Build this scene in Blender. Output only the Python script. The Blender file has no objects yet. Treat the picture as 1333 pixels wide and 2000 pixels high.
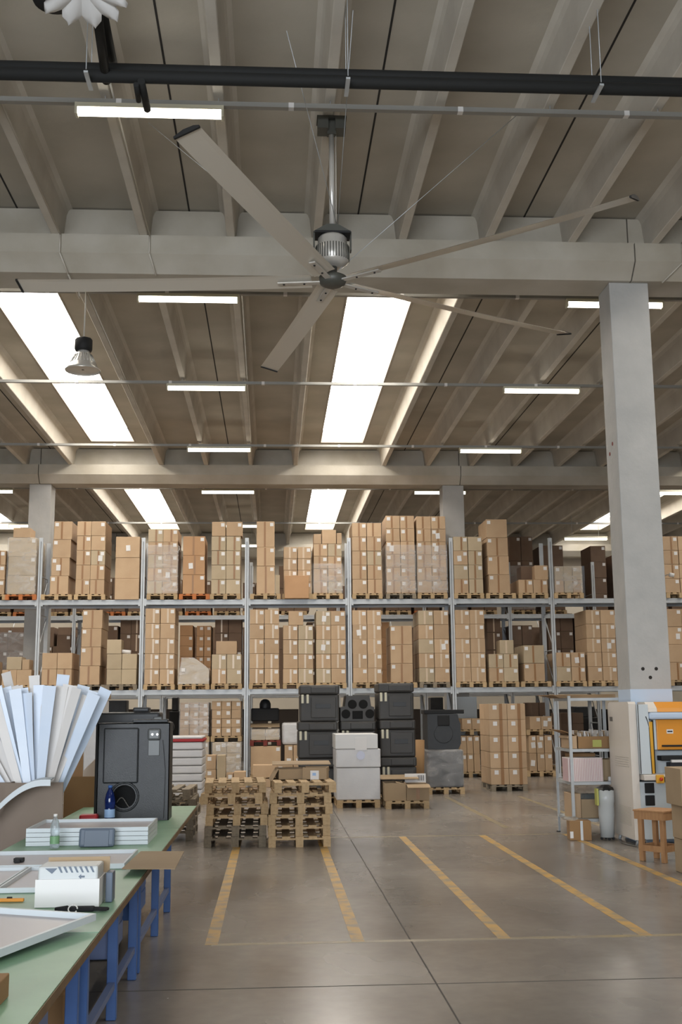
import bpy, bmesh, math, random
from mathutils import Vector, Matrix
R = math.radians
rnd = random.Random(7)
sc = bpy.context.scene
COL = sc.collection

# ------------------------------------------------------------------ camera
F_PX, PITCH, YAW, ROLL = 2190.3, 0.172266, 0.0618903, -0.00900526
EYE = Vector((0, 0, 1.85))
fw = Vector((math.sin(YAW)*math.cos(PITCH), math.cos(YAW)*math.cos(PITCH), math.sin(PITCH)))
ri0 = Vector((math.cos(YAW), -math.sin(YAW), 0)); up0 = ri0.cross(fw)
ri = math.cos(ROLL)*ri0 + math.sin(ROLL)*up0
up = -math.sin(ROLL)*ri0 + math.cos(ROLL)*up0
cam = bpy.data.cameras.new('camera'); cam_o = bpy.data.objects.new('camera', cam); COL.objects.link(cam_o)
cam.sensor_fit = 'VERTICAL'; cam.sensor_height = 36; cam.lens = F_PX*36/2000
cam.clip_end = 300
mw = Matrix((ri, up, -fw)).transposed().to_4x4(); mw.translation = EYE
cam_o.matrix_world = mw
sc.camera = cam_o
def ray(x, y): return (x-666.5)/F_PX*ri - (y-1000)/F_PX*up + fw
def W(x, y, Y):            # the place at depth Y seen in direction x, y
    d = ray(x, y); return EYE + d*(Y/d.y)
def G(x, y, z=0):          # the place at height z seen in direction x, y
    d = ray(x, y); return EYE + d*((z-EYE.z)/d.z)

# ------------------------------------------------------------------ world, exposure, daylight
sc.view_settings.view_transform = 'Standard'; sc.view_settings.look = 'None'
sc.view_settings.exposure = 0.5; sc.view_settings.gamma = 1; sc.view_settings.use_curve_mapping = False
w = bpy.data.worlds.new('world'); sc.world = w; w.use_nodes = True
w.node_tree.nodes['Background'].inputs[0].default_value = (0.85, 0.92, 1, 1)
w.node_tree.nodes['Background'].inputs[1].default_value = 1.0
SKY_E, TUBE_E, DOOR_E = 9.0, 6.0, 1.8
def area(name, loc, rot, sx, sy, power, col):
    l = bpy.data.lights.new(name, 'AREA'); l.shape = 'RECTANGLE'; l.size = sx; l.size_y = sy; l.energy = power; l.color = col
    o = bpy.data.objects.new(name, l); COL.objects.link(o); o.location = loc; o.rotation_euler = rot
# daylight comes through the glowing roof panes (built below) and the open gate behind the viewer
area('gate_daylight', (-3.0, -7.4, 3.0), (R(90), 0, 0), 12, 5.0, 1500, (0.92, 0.96, 1.0))

# ------------------------------------------------------------------ materials
def srgb(c):
    return tuple(((v/255)/12.92 if v/255 <= .04045 else ((v/255+.055)/1.055)**2.4) for v in c) + (1,)
MATS = {}
def mat(name, c, rough=.6, metal=0, c2=None, scale=3, amt=.5, bump=0, bscale=None, emit=0, rand=0, alpha=1, trans=0, stretch=None, spec=.5, detail=6):
    if name in MATS: return MATS[name]
    m = bpy.data.materials.new(name); m.use_nodes = True; nt = m.node_tree; N = nt.nodes; L = nt.links
    b = N['Principled BSDF']; b.inputs['Roughness'].default_value = rough; b.inputs['Metallic'].default_value = metal
    b.inputs['Specular IOR Level'].default_value = spec
    b.inputs['Base Color'].default_value = srgb(c)
    co = N.new('ShaderNodeTexCoord'); src = co.outputs['Object']
    if stretch:
        mp = N.new('ShaderNodeMapping'); mp.inputs['Scale'].default_value = stretch; L.new(src, mp.inputs[0]); src = mp.outputs[0]
    out = None
    if c2:
        n = N.new('ShaderNodeTexNoise'); n.inputs['Scale'].default_value = scale; n.inputs['Detail'].default_value = detail; L.new(src, n.inputs['Vector'])
        r = N.new('ShaderNodeValToRGB'); r.color_ramp.elements[0].position = .5-amt/2; r.color_ramp.elements[1].position = .5+amt/2
        r.color_ramp.elements[0].color = srgb(c); r.color_ramp.elements[1].color = srgb(c2)
        L.new(n.outputs[0], r.inputs[0]); out = r.outputs[0]
    if rand:
        oi = N.new('ShaderNodeObjectInfo'); h = N.new('ShaderNodeHueSaturation')
        mr = N.new('ShaderNodeMapRange'); mr.inputs['To Min'].default_value = 1-rand; mr.inputs['To Max'].default_value = 1+rand
        L.new(oi.outputs['Random'], mr.inputs['Value']); L.new(mr.outputs[0], h.inputs['Value'])
        if out: L.new(out, h.inputs['Color'])
        else: h.inputs['Color'].default_value = srgb(c)
        out = h.outputs[0]
    if out: L.new(out, b.inputs['Base Color'])
    if bump:
        n2 = N.new('ShaderNodeTexNoise'); n2.inputs['Scale'].default_value = bscale or scale*4; n2.inputs['Detail'].default_value = 8; L.new(src, n2.inputs['Vector'])
        bp = N.new('ShaderNodeBump'); bp.inputs['Strength'].default_value = bump; bp.inputs['Distance'].default_value = .02
        L.new(n2.outputs[0], bp.inputs['Height']); L.new(bp.outputs[0], b.inputs['Normal'])
    if emit:
        b.inputs['Emission Color'].default_value = srgb(c); b.inputs['Emission Strength'].default_value = emit
    if alpha < 1: b.inputs['Alpha'].default_value = alpha
    if trans: b.inputs['Transmission Weight'].default_value = trans
    MATS[name] = m; return m
mat('concrete', (160, 152, 136), .85, c2=(192, 187, 176), scale=1.1, amt=.55, bump=.25, bscale=9)
mat('rib_concrete', (186, 179, 167), .85, c2=(206, 200, 188), scale=1.6, amt=.5, bump=.25, bscale=9)
mat('slab', (160, 153, 139), .9, c2=(190, 183, 169), scale=.9, amt=.6, bump=.2, bscale=8)
mat('column_concrete', (164, 164, 162), .8, c2=(182, 181, 178), scale=2.2, amt=.5, bump=.2, bscale=14)
mat('wall_white', (205, 196, 180), .85, c2=(190, 181, 166), scale=.6)
mat('wall_grey', (120, 114, 104), .9, c2=(140, 133, 121), scale=.6)
mat('joint', (42, 39, 36), .9)
mat('floor_joint', (70, 65, 60), .8)
mat('pane', (255, 250, 242), .5, emit=SKY_E)
mat('door_light', (214, 232, 255), .5, emit=DOOR_E)
mat('kerb', (168, 158, 144), .8, c2=(150, 141, 127), scale=3)
mat('glazing', (205, 198, 188), .6)
mat('tube', (255, 248, 232), .4, emit=TUBE_E)
mat('fixture', (205, 200, 178), .5)
mat('galv', (176, 180, 182), .42, .3, c2=(196, 200, 202), scale=6, rand=.06)
mat('trunk_steel', (150, 149, 144), .5, .2)
mat('rack_steel', (186, 192, 197), .42, .12, c2=(200, 205, 209), scale=5)
mat('rack_dark', (104, 106, 106), .5, .4)
mat('black_pipe', (20, 21, 20), .8)
mat('black_plastic', (36, 38, 41), .45, c2=(46, 48, 50), scale=8, bump=.15, bscale=120)
mat('black_matte', (22, 22, 23), .7)
mat('hole_shade', (8, 8, 8), .9)  # flat black standing in for the shade inside openings
mat('alu', (216, 213, 206), .3, .4, c2=(200, 196, 189), scale=3)
mat('fan_blade', (206, 200, 188), .32, .2)
mat('crate_plastic', (62, 60, 58), .5, bump=.12, bscale=120, c2=(56, 54, 52), scale=6)
mat('motor_dark', (84, 84, 78), .5, .3)
mat('white_plastic', (215, 214, 212), .4)
mat('carton_tan', (192, 164, 132), .8, c2=(182, 153, 121), scale=3, rand=.09, bump=.08, bscale=30)
mat('carton_pale', (188, 170, 142), .8, c2=(178, 160, 132), scale=3, rand=.08, bump=.08, bscale=30)
mat('carton_orange', (190, 150, 112), .8, c2=(180, 140, 102), scale=3, rand=.06)
mat('carton_shaded', (120, 98, 80), .8, c2=(108, 86, 70), scale=3, rand=.08)  # darkened carton tone, the shade of the rear rows put into the colour
mat('cardboard', (168, 146, 116), .85, c2=(156, 134, 106), scale=2, rand=.06)
mat('cardboard_brown', (158, 124, 84), .85, c2=(146, 112, 76), scale=2)
mat('paper', (226, 224, 222), .7, rand=.03)
mat('tape', (150, 112, 76), .35)
mat('tape_clear', (206, 186, 160), .3)
mat('print_ink', (118, 88, 60), .8)
mat('ink_dark', (50, 50, 56), .8)
mat('pallet', (198, 172, 134), .85, c2=(174, 146, 108), scale=5, stretch=(6, 1, 6), rand=.12, bump=.2, bscale=30)
mat('pallet_grey', (150, 138, 118), .85, c2=(122, 110, 94), scale=5, stretch=(6, 1, 6), rand=.12, bump=.2, bscale=30)
mat('pallet_orange', (196, 120, 68), .8, c2=(176, 104, 58), scale=4, rand=.05)
mat('pallet_red', (120, 52, 44), .8)
mat('table_green', (138, 176, 144), .42, c2=(120, 158, 130), scale=4, amt=.7)
mat('table_edge', (122, 96, 62), .6, c2=(100, 78, 50), scale=12)
mat('blue_paint', (62, 100, 160), .45, c2=(54, 90, 148), scale=6)
mat('blue_grey', (96, 112, 150), .5)
mat('tray', (196, 204, 208), .4)
mat('tray_floor', (176, 170, 172), .35)
mat('grey_plastic', (92, 104, 120), .5)
mat('machine', (222, 214, 204), .5, c2=(216, 208, 198), scale=2)
mat('machine_blue', (200, 208, 212), .45)
mat('orange', (226, 150, 50), .42)
mat('yellow', (226, 168, 50), .5)
mat('column_paint', (190, 206, 226), .6)
mat('wood', (178, 136, 94), .7, c2=(156, 114, 76), scale=6, stretch=(5, 5, 1), bump=.1)
mat('red', (170, 26, 34), .5)
mat('estop', (206, 66, 30), .4)
mat('plastic_sheet', (206, 221, 240), .35, c2=(216, 226, 240), scale=2, rand=.07)
mat('plastic_sheet_cream', (214, 210, 206), .4, c2=(204, 200, 196), scale=2, rand=.05)
mat('wrap_white', (212, 211, 211), .35, c2=(202, 201, 202), scale=3, bump=.35, bscale=7)
mat('lime', (182, 182, 100), .7)
mat('bin', (192, 196, 196), .35)
mat('grey_card', (136, 122, 110), .85, c2=(124, 110, 98), scale=2)
mat('sticker', (206, 210, 228), .5)
mat('bag_black', (20, 20, 20), .35, bump=.6, bscale=14)
mat('cloth_black', (24, 24, 27), .85, bump=.4, bscale=30)
mat('bottle_blue', (30, 52, 120), .12, trans=.55)
mat('bottle_clear', (225, 235, 240), .08, trans=.9, alpha=.6)
mat('label_green', (120, 160, 120), .5)
mat('label_blue', (150, 180, 220), .5)
mat('cable', (196, 190, 178), .6)
mat('cable_grey', (110, 106, 100), .6)
mat('striped_pink', (222, 212, 208), .6)
mat('stripe_red', (192, 150, 150), .6)

def floor_mat():
    m = mat('floor', (112, 106, 100), .3); nt = m.node_tree; N = nt.nodes; L = nt.links; b = N['Principled BSDF']
    co = N.new('ShaderNodeTexCoord')
    def noise(s, sx, sy, d=8):
        mp = N.new('ShaderNodeMapping'); mp.inputs['Scale'].default_value = (sx, sy, 1); L.new(co.outputs['Object'], mp.inputs[0])
        n = N.new('ShaderNodeTexNoise'); n.inputs['Scale'].default_value = s; n.inputs['Detail'].default_value = d; L.new(mp.outputs[0], n.inputs['Vector']); return n.outputs[0]
    def ramp(i, a, ca, c, cc):
        r = N.new('ShaderNodeValToRGB'); r.color_ramp.elements[0].position = a; r.color_ramp.elements[0].color = ca
        r.color_ramp.elements[1].position = c; r.color_ramp.elements[1].color = cc; L.new(i, r.inputs[0]); return r.outputs[0]
    base = ramp(noise(.7, 1, 1, 3), .3, srgb((128, 121, 114)), .72, srgb((154, 147, 138)))
    dirt = ramp(noise(.55, 1.3, .45, 4), .3, (.66, .66, .67, 1), .62, (1, 1, 1, 1))
    fine = ramp(noise(9, 1, 1), .3, (.9, .9, .9, 1), .7, (1, 1, 1, 1))
    def mul(a, c):
        x = N.new('ShaderNodeMix'); x.data_type = 'RGBA'; x.blend_type = 'MULTIPLY'; x.inputs[0].default_value = 1
        L.new(a, x.inputs[6]); L.new(c, x.inputs[7]); return x.outputs[2]
    L.new(mul(mul(base, dirt), fine), b.inputs['Base Color'])
    rr = N.new('ShaderNodeMapRange'); L.new(noise(1.1, 1, .6, 2), rr.inputs[0]); rr.inputs['To Min'].default_value = .14; rr.inputs['To Max'].default_value = .36
    L.new(rr.outputs[0], b.inputs['Roughness'])
floor_mat()
def worn_paint():
    m = mat('floor_paint', (186, 142, 52), .5); nt = m.node_tree; N = nt.nodes; L = nt.links; b = N['Principled BSDF']
    co = N.new('ShaderNodeTexCoord'); n = N.new('ShaderNodeTexNoise'); n.inputs['Scale'].default_value = 5; n.inputs['Detail'].default_value = 10; L.new(co.outputs['Object'], n.inputs['Vector'])
    r = N.new('ShaderNodeValToRGB'); r.color_ramp.elements[0].position = .38; r.color_ramp.elements[1].position = .56
    r.color_ramp.elements[0].color = srgb((142, 126, 98)); r.color_ramp.elements[1].color = srgb((186, 146, 74)); L.new(n.outputs[0], r.inputs[0]); L.new(r.outputs[0], b.inputs['Base Color'])
    m2 = mat('floor_paint_faded', (132, 122, 108), .4, c2=(152, 136, 100), scale=4, amt=.4)
worn_paint()
def film_mat():
    m = mat('film', (230, 228, 226), .18); nt = m.node_tree; N = nt.nodes; L = nt.links; b = N['Principled BSDF']; out = N['Material Output']
    co = N.new('ShaderNodeTexCoord'); n = N.new('ShaderNodeTexNoise'); n.inputs['Scale'].default_value = 2.2; n.inputs['Detail'].default_value = 4; n.inputs['Distortion'].default_value = .8
    mp = N.new('ShaderNodeMapping'); mp.inputs['Scale'].default_value = (1, 1, 2.2); L.new(co.outputs['Object'], mp.inputs[0]); L.new(mp.outputs[0], n.inputs['Vector'])
    r = N.new('ShaderNodeMapRange'); r.inputs['From Min'].default_value = .35; r.inputs['From Max'].default_value = .8; r.inputs['To Min'].default_value = .14; r.inputs['To Max'].default_value = .5
    L.new(n.outputs[0], r.inputs[0]); L.new(r.outputs[0], b.inputs['Alpha'])
    bp = N.new('ShaderNodeBump'); bp.inputs['Strength'].default_value = .35; bp.inputs['Distance'].default_value = .03; L.new(n.outputs[0], bp.inputs['Height']); L.new(bp.outputs[0], b.inputs['Normal'])
film_mat()

# ------------------------------------------------------------------ mesh helpers
class MB:
    def __init__(s): s.v = []; s.f = []; s.m = []; s.sm = []; s.mi = 0
    def add(s, vs, fs, M=None, smooth=False):
        k = len(s.v)
        for p in vs:
            p = Vector(p); s.v.append(M @ p if M else p)
        for f in fs: s.f.append([i+k for i in f]); s.m.append(s.mi); s.sm.append(smooth)
        return s
    def box(s, x0, x1, y0, y1, z0, z1, M=None):
        return s.add([(x, y, z) for z in (z0, z1) for y in (y0, y1) for x in (x0, x1)],
                     [(0, 2, 3, 1), (4, 5, 7, 6), (0, 1, 5, 4), (2, 6, 7, 3), (0, 4, 6, 2), (1, 3, 7, 5)], M)
    def cbox(s, cx, cy, cz, sx, sy, sz, M=None): return s.box(cx-sx/2, cx+sx/2, cy-sy/2, cy+sy/2, cz-sz/2, cz+sz/2, M)
    def bbox(s, x0, x1, y0, y1, z0, z1, r=.01, M=None):      # box with chamfered edges
        c = []; 
        bm = bmesh.new(); bmesh.ops.create_cube(bm, size=1)
        for v in bm.verts: v.co = Vector(((x0+x1)/2+v.co.x*(x1-x0), (y0+y1)/2+v.co.y*(y1-y0), (z0+z1)/2+v.co.z*(z1-z0)))
        bmesh.ops.bevel(bm, geom=bm.edges[:], offset=r, segments=2, profile=.5, affect='EDGES')
        bm.verts.index_update()
        s.add([v.co.copy() for v in bm.verts], [[v.index for v in f.verts] for f in bm.faces], M); bm.free(); return s
    def cyl(s, p0, p1, r0, r1=None, n=12, caps=True):
        p0, p1 = Vector(p0), Vector(p1); r1 = r0 if r1 is None else r1
        q = (p1-p0).to_track_quat('Z', 'Y').to_matrix()
        vs = [p + q @ Vector((math.cos(2*math.pi*i/n)*r, math.sin(2*math.pi*i/n)*r, 0)) for p, r in ((p0, r0), (p1, r1)) for i in range(n)]
        fs = [(i, (i+1) % n, n+(i+1) % n, n+i) for i in range(n)]
        s.add(vs, fs, smooth=True)
        if caps: s.add(vs, [list(range(n))[::-1], list(range(n, 2*n))])
        return s
    def lathe(s, prof, c=(0, 0, 0), n=24, smooth=True, wob=0):
        vs = []; fs = []
        for (r, z) in prof:
            for i in range(n):
                a = 2*math.pi*i/n; rr = r*(1+wob*(i % 2)); vs.append((c[0]+rr*math.cos(a), c[1]+rr*math.sin(a), c[2]+z))
        for k in range(len(prof)-1):
            for i in range(n): fs.append((k*n+i, k*n+(i+1) % n, (k+1)*n+(i+1) % n, (k+1)*n+i))
        return s.add(vs, fs, smooth=smooth)
    def prism(s, poly, y0, y1, M=None, axis='y'):            # poly in (x,z), extruded along y (or x: poly is (y,z))
        n = len(poly)
        vs = [((a, y, b) if axis == 'y' else (y, a, b)) for y in (y0, y1) for a, b in poly]
        fs = [(i, (i+1) % n, n+(i+1) % n, n+i) for i in range(n)] + [list(range(n))[::-1], list(range(n, 2*n))]
        return s.add(vs, fs, M)
    def tube(s, pts, r, n=6):
        for a, b in zip(pts, pts[1:]): s.cyl(a, b, r, n=n)
        return s
    def mesh(s, name, mats):
        me = bpy.data.meshes.new(name); me.from_pydata([tuple(v) for v in s.v], [], s.f)
        for m in (mats if isinstance(mats, (list, tuple)) else [mats]): me.materials.append(MATS[m])
        me.polygons.foreach_set('material_index', s.m); me.polygons.foreach_set('use_smooth', s.sm)
        bm = bmesh.new(); bm.from_mesh(me); bmesh.ops.remove_doubles(bm, verts=bm.verts, dist=1e-5)
        bmesh.ops.recalc_face_normals(bm, faces=bm.faces); bm.to_mesh(me); bm.free()
        return me
    def build(s, name, mats, parent=None, loc=None, rz=0):
        return O(name, s.mesh(name, mats), parent, loc, rz)
def O(name, data, parent=None, loc=None, rz=0):
    o = bpy.data.objects.new(name, data); COL.objects.link(o)
    if parent: o.parent = parent
    if loc: o.location = loc
    if rz: o.rotation_euler.z = rz
    return o
def T(name, label, cat, loc=(0, 0, 0), rz=0, group=None):
    o = O(name, None, None, loc, rz); o.empty_display_size = .1
    return tag(o, label, cat, group)
def tag(o, label, cat, group=None, kind=None):
    o['label'] = label; o['category'] = cat
    if group: o['group'] = group
    if kind: o['kind'] = kind
    return o
def S(o): o['kind'] = 'structure'; return o
def plabel(o, t): o['label'] = t; return o
def copy_tree(o, parent=None):
    c = o.copy(); COL.objects.link(c)
    if parent: c.parent = parent
    for ch in KIDS.get(o.name, []): copy_tree(ch, c)
    return c
KIDS = {}
def kids(o, *ch): KIDS[o.name] = list(ch); return o

# ------------------------------------------------------------------ the building
L0 = .015; PITCHX = 1.245
ZR, ZS = 8.53, 9.05                      # rib underside, slab underside
BX = (-20, 24)
fl = MB(); fl.box(-20, 24, -8, 47, -.2, 0); S(fl.build('floor', 'floor'))
BEAMS = (-.2, 15.26, 30.7, 46.1)
def skies(k): return {0: (8.155,), 1: (-10.57, -4.36, 1.91, 13.09), 2: (-10.57, -4.36, 1.91, 13.09), -1: ()}[k]
holes = []
ce = MB()
for k in (-1, 0, 1, 2):
    y0, y1 = (-8, -.2) if k == -1 else (BEAMS[k]+.55, BEAMS[k+1]+.55)
    if k == 0: y0 = -.2+.55
    if k == -1: y1 = .35
    ya, yb = y0+.9, y1-1.05
    x = BX[0]
    for c in skies(k):
        ce.box(x, c-.63, y0, y1, ZS, ZS+.12); ce.box(c-.63, c+.63, y0, ya, ZS, ZS+.12); ce.box(c-.63, c+.63, yb, y1, ZS, ZS+.12)
        x = c+.63; holes.append((c, ya, yb, k))
    ce.box(x, BX[1], y0, y1, ZS, ZS+.12)
ceiling = S(ce.build('ceiling', 'slab'))
def rib_mb(y0, y1):
    prof = [(-.06, .01), (-.05, 0), (.05, 0), (.06, .01), (.10, .40), (.125, .47), (.18, .523), (-.18, .523), (-.125, .47), (-.10, .40)]
    return MB().prism(prof, y0, y1)
rib_me = {k: rib_mb(BEAMS[k]+(.62 if k else .62), BEAMS[k+1]+.45).mesh('rib', 'rib_concrete') for k in (0, 1, 2)}
xr = {0: (-6, 11), 1: (-13, 13.5), 2: (-17, 19)}
for k in (0, 1, 2):
    for j in range(-16, 18):
        x = L0 + PITCHX*(j+.5)
        if not xr[k][0] < x < xr[k][1]: continue
        if any(abs(x-c) < .55 for c in skies(k)): continue
        O('rib', rib_me[k], ceiling, (x, 0, ZR))
# dark seams between roof panels
for k in (0, 1, 2):
    for j in range(-15, 17, 2):
        x = L0 + PITCHX*j
        if not xr[k][0] < x < xr[k][1] or any(abs(x-c) < .7 for c in skies(k)): continue
        me = bpy.data.meshes.get('panel_joint_%d' % k)
        if me is None: me = MB().box(-.012, .012, BEAMS[k]+.9, BEAMS[k+1]+.35, -.006, .002).mesh('panel_joint_%d' % k, 'joint')
        O('panel_joint', me, ceiling, (x, 0, ZS))
# skylights
n = 0
for (c, ya, yb, k) in holes:
    n += 1
    fr = MB(); t = .05
    fr.box(c-.63, c-.63+t, ya, yb, ZS+.002, ZS+.28); fr.box(c+.63-t, c+.63, ya, yb, ZS+.002, ZS+.28)
    fr.box(c-.63+t, c+.63-t, ya, ya+t, ZS+.002, ZS+.28); fr.box(c-.63+t, c+.63-t, yb-t, yb, ZS+.002, ZS+.28)
    o = S(fr.build('window_%d' % n, 'kerb'))
    pm = MB(); m = 8
    for i in range(m):                    # shallow barrel vault
        a0, a1 = math.pi*i/m, math.pi*(i+1)/m
        pm.add([(c-.63*math.cos(a), y, ZS+.28+.16*math.sin(a)) for a in (a0, a1) for y in (ya, yb)], [(0, 2, 3, 1)], smooth=True)
    pm.build('window_pane', 'pane', o)
    rm = MB()
    y = ya+1.2
    while y < yb-.5:
        rm.tube([(c-.6*math.cos(math.pi*i/8), y, ZS+.265+.15*math.sin(math.pi*i/8)) for i in range(9)], .008, 4); y += 1.2
    rm.build('glazing_bar', 'glazing', o)
# beams
for i, y in enumerate(BEAMS):
    for j, (x0, x1) in enumerate(((-20, -6.46), (-6.44, 5.29), (5.31, 24))):
        b = MB(); p = [(0, 0), (0, -.28), (.22, -.5), (.86, -.5), (1.1, -.28), (1.1, 0), (.80, .03), (.80, .5), (.74, .515), (.34, .515), (.28, .5), (.28, .03)]
        b.prism([(y+a, ZR+z-.002) for a, z in p], x0, x1, axis='x'); S(b.build('trim_%d' % (i*3+j+1), 'concrete'))
for k, (y, tt) in enumerate([(y, .5) for y in (0, 15.26, 30.7)]):
    pass
# haunch blocks between the ribs over the near beam are the beam's upper stem
# columns
def column(x0, x1, y0, y1, label, near=False):
    t = T('concrete_column', label, 'column', ((x0+x1)/2, (y0+y1)/2, 0), 0, None)
    hx, hy = (x1-x0)/2, (y1-y0)/2
    MB().bbox(-hx, hx, -hy, hy, 0, ZR-.505, .012).build('shaft', 'column_concrete', t)
    if near:
        MB().box(-hx-.003, hx+.003, -hy-.003, hy+.003, .002, 2.06).build('painted_base', 'column_paint', t)
        b = MB()
        for (dx, z) in ((-.10, 2.34), (.09, 2.34), (0, 2.22)): b.cyl((dx, -hy-.004, z), (dx, -hy+.01, z), .025, n=12)
        plabel(b.build('bolt_hole', 'joint', t), 'dark round holes near the foot of the shaft')
        b = MB()
        for (dy, z) in ((-.05, 5.62), (.1, 5.5)): b.cyl((-hx-.004, dy, z), (-hx+.01, dy, z), .03, n=12)
        plabel(b.build('bolt_hole', 'pallet_red', t), 'two reddish holes in the side face')
    t['kind'] = 'structure'
    return t
column(4.98, 5.57, 15.54, 16.09, 'tall grey concrete column at right, standing behind the white machine', True)
column(4.81, 5.42, 31.0, 31.6, 'concrete column behind the cartons right of the middle of the rack')
column(-6.74, -6.14, 31.0, 31.6, 'concrete column rising behind the left end of the rack')
column(4.98, 5.57, .05, .6, 'concrete column beside the photographer')
# walls
wl = MB(); wl.box(-20.3, -20, -8, 47.2, 0, ZS+.12); S(wl.build('wall_left', 'wall_grey'))
wl = MB(); wl.box(24, 24.3, -8, 47.2, 0, ZS+.12); S(wl.build('wall_right', 'wall_grey'))
wl = MB(); wl.box(-20, 24, 47.2, 47.5, 0, ZS+.12); S(wl.build('wall_back', 'wall_white'))
wl = MB(); wl.box(-20, -9, -8.3, -8, 0, ZS+.12); wl.box(3, 24, -8.3, -8, 0, ZS+.12); wl.box(-9, 3, -8.3, -8, 5.6, ZS+.12); S(wl.build('wall_front', 'wall_white'))
wl = MB(); wl.box(-9, 3, -8.25, -8.2, 0, 5.6); o = S(wl.build('door_1', 'door_light'))
# floor joints and painted lines
MB().box(1.107, 1.118, -8, 29, 0, .0015).build('trim_13', 'floor_joint')['kind'] = 'structure'
MB().box(-20, 24, 7.965, 7.978, 0, .0012).build('trim_14', 'floor_joint')['kind'] = 'structure'
MB().box(-20, 24, 22.3, 22.31, 0, .0012).build('trim_15', 'floor_joint')['kind'] = 'structure'
FLG = 'yellow bay lines painted on the floor'
for x, lab in ((-.48, 'yellow floor stripe running to the left pallet pile'), (.69, 'yellow floor stripe running to the right pallet pile'),
               (1.875, 'yellow floor stripe just right of the long floor joint'), (3.04, 'yellow floor stripe heading for the strapped carton tower'),
               (4.27, 'yellow floor stripe passing the wooden stool and metal shelving')):
    tag(MB().box(-.052, .052, 9.4, 16.7, 0, .002).build('floor_stripe', 'floor_paint', None, (x, 0, 0)), lab, 'floor marking', FLG)
for x, lab in ((3.6, 'faint yellow floor stripe in front of the black wrapped pallet'), (5.1, 'faint yellow floor stripe between the carton tower and the metal shelving')):
    tag(MB().box(-.05, .05, 17.6, 23.6, 0, .002).build('floor_stripe', 'floor_paint_faded', None, (x, 0, 0)), lab, 'floor marking', FLG)
tag(MB().box(-.48, 6.2, 9.36, 9.44, 0, .0016).build('floor_stripe', 'floor_paint_faded'), 'faded cross stripe joining the near ends of the yellow lines', 'floor marking', FLG)
tag(MB().box(-.48, 6.2, 16.66, 16.72, 0, .0016).build('floor_stripe', 'floor_paint_faded'), 'faded cross stripe joining the far ends of the yellow lines', 'floor marking', FLG)

# ------------------------------------------------------------------ roof services
CLIP = []
def cached_clip():
    if not CLIP: CLIP.append(MB().box(-.03, .03, -.038, .038, -.002, .057).mesh('joint_clip', 'paper'))
    return CLIP[0]
def trunk(y, x0, x1, z, label, dark=False):
    t = T('cable_trunking', label, 'cable trunking', (0, y, z), 0, 'steel trunking runs under the ribs')
    MB().box(x0, x1, -.035, .035, 0, .055).build('channel', 'trunk_steel', t)
    x = x0+.6
    cm = cached_clip()
    while x < x1: O('joint_clip', cm, t, (x, 0, 0)); x += 1.9
    hm = MB().cyl((0, 0, .055), (0, 0, ZR-z-.002), .006, n=5).mesh('hanger', 'galv')
    for j in range(-14, 16):
        xx = L0+PITCHX*(j+.5)
        if x0 < xx < x1 and not any(abs(xx-c) < .6 for c in (-4.36, 1.91)): O('hanger', hm, t, (xx, 0, 0))
ROWS = [(11.55, 'nearest'), (17.3, 'second'), (22.4, 'third'), (28.0, 'fourth'), (33.7, 'fifth'), (40.2, 'farthest')]
for y, nm in ROWS:
    trunk(y, -16 if y > 20 else -8, 18 if y > 20 else 12, 8.42, 'galvanised cable trunking crossing under the ribs, %s run from the viewer' % nm)
def lamp():
    t = T('fluorescent_lamp', 'x', 'ceiling light', (0, 0, 0), 0, 'fluorescent battens under the trunking')
    h = MB().bbox(-.8, .8, -.06, .06, .03, .085, .008).build('housing', 'fixture', t)
    p = [(-.055, .03), (-.045, -.02), (-.02, -.045), (.02, -.045), (.045, -.02), (.055, .03)]
    d = MB().prism(p, -.785, .785, axis='x').build('diffuser', 'tube', t)
    e = MB().bbox(-.815, -.785, -.06, .06, -.05, .085, .005).bbox(.785, .815, -.06, .06, -.05, .085, .005).build('end_cap', 'fixture', t)
    return kids(t, h, d, e)
lp = lamp(); first = True
LAMPS = [(-1.36, 11.55, 'lit fluorescent batten above the big fan, largest and nearest, below the black pipes'),
 (-1.36, 17.3, 'lit fluorescent batten just below the left fan blade, behind the near beam'), (5.62, 17.3, 'lit fluorescent batten passing behind the top of the tall right column'),
 (-1.36, 22.4, 'lit fluorescent batten left of the tip of the lower fan blade'), (5.62, 22.4, 'lit fluorescent batten left of the tall column, upper one of two'),
 (-1.36, 28.0, 'lit fluorescent batten just above the far beam, between the two skylights'), (5.62, 28.0, 'lit fluorescent batten left of the tall column, lower one just above the far beam'),
 (-1.36, 33.7, 'lit fluorescent batten just below the far beam, between the two far skylights'), (5.15, 33.7, 'lit fluorescent batten below the far beam, running behind the far right column'),
 (-8.6, 33.7, 'lit fluorescent batten at the left picture edge below the far beam'),
 (-1.36, 40.2, 'lit fluorescent batten right above the tall cartons left of centre, over the rack'), (-8.6, 40.2, 'lit fluorescent batten running behind the far left column'),
 (11.5, 40.2, 'lit fluorescent batten above the rack just left of the tall right column'), (-1.36, 45.2, 'lit fluorescent batten deep behind the rack beside the tall narrow carton stack'), (12.0, 33.7, 'lit fluorescent batten far right beyond the tall column'),
 (-1.36, 5.6, 'fluorescent batten out of view overhead'), (5.62, 11.55, 'fluorescent batten out of view at right'), (12.0, 17.3, 'fluorescent batten out of view far right')]
for x, y, lab in LAMPS:
    o = lp if first else copy_tree(lp); first = False
    low = (x, y) == (11.5, 40.2)
    o.location = (x, y, 7.87 if low else 8.332); o['label'] = lab
    if low or y > 45:
        for dx in (-.5, .5): MB().cyl((dx, 0, .08), (dx, 0, ZS-o.location.z), .006, n=5).build('hanger', 'galv', o)
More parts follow.
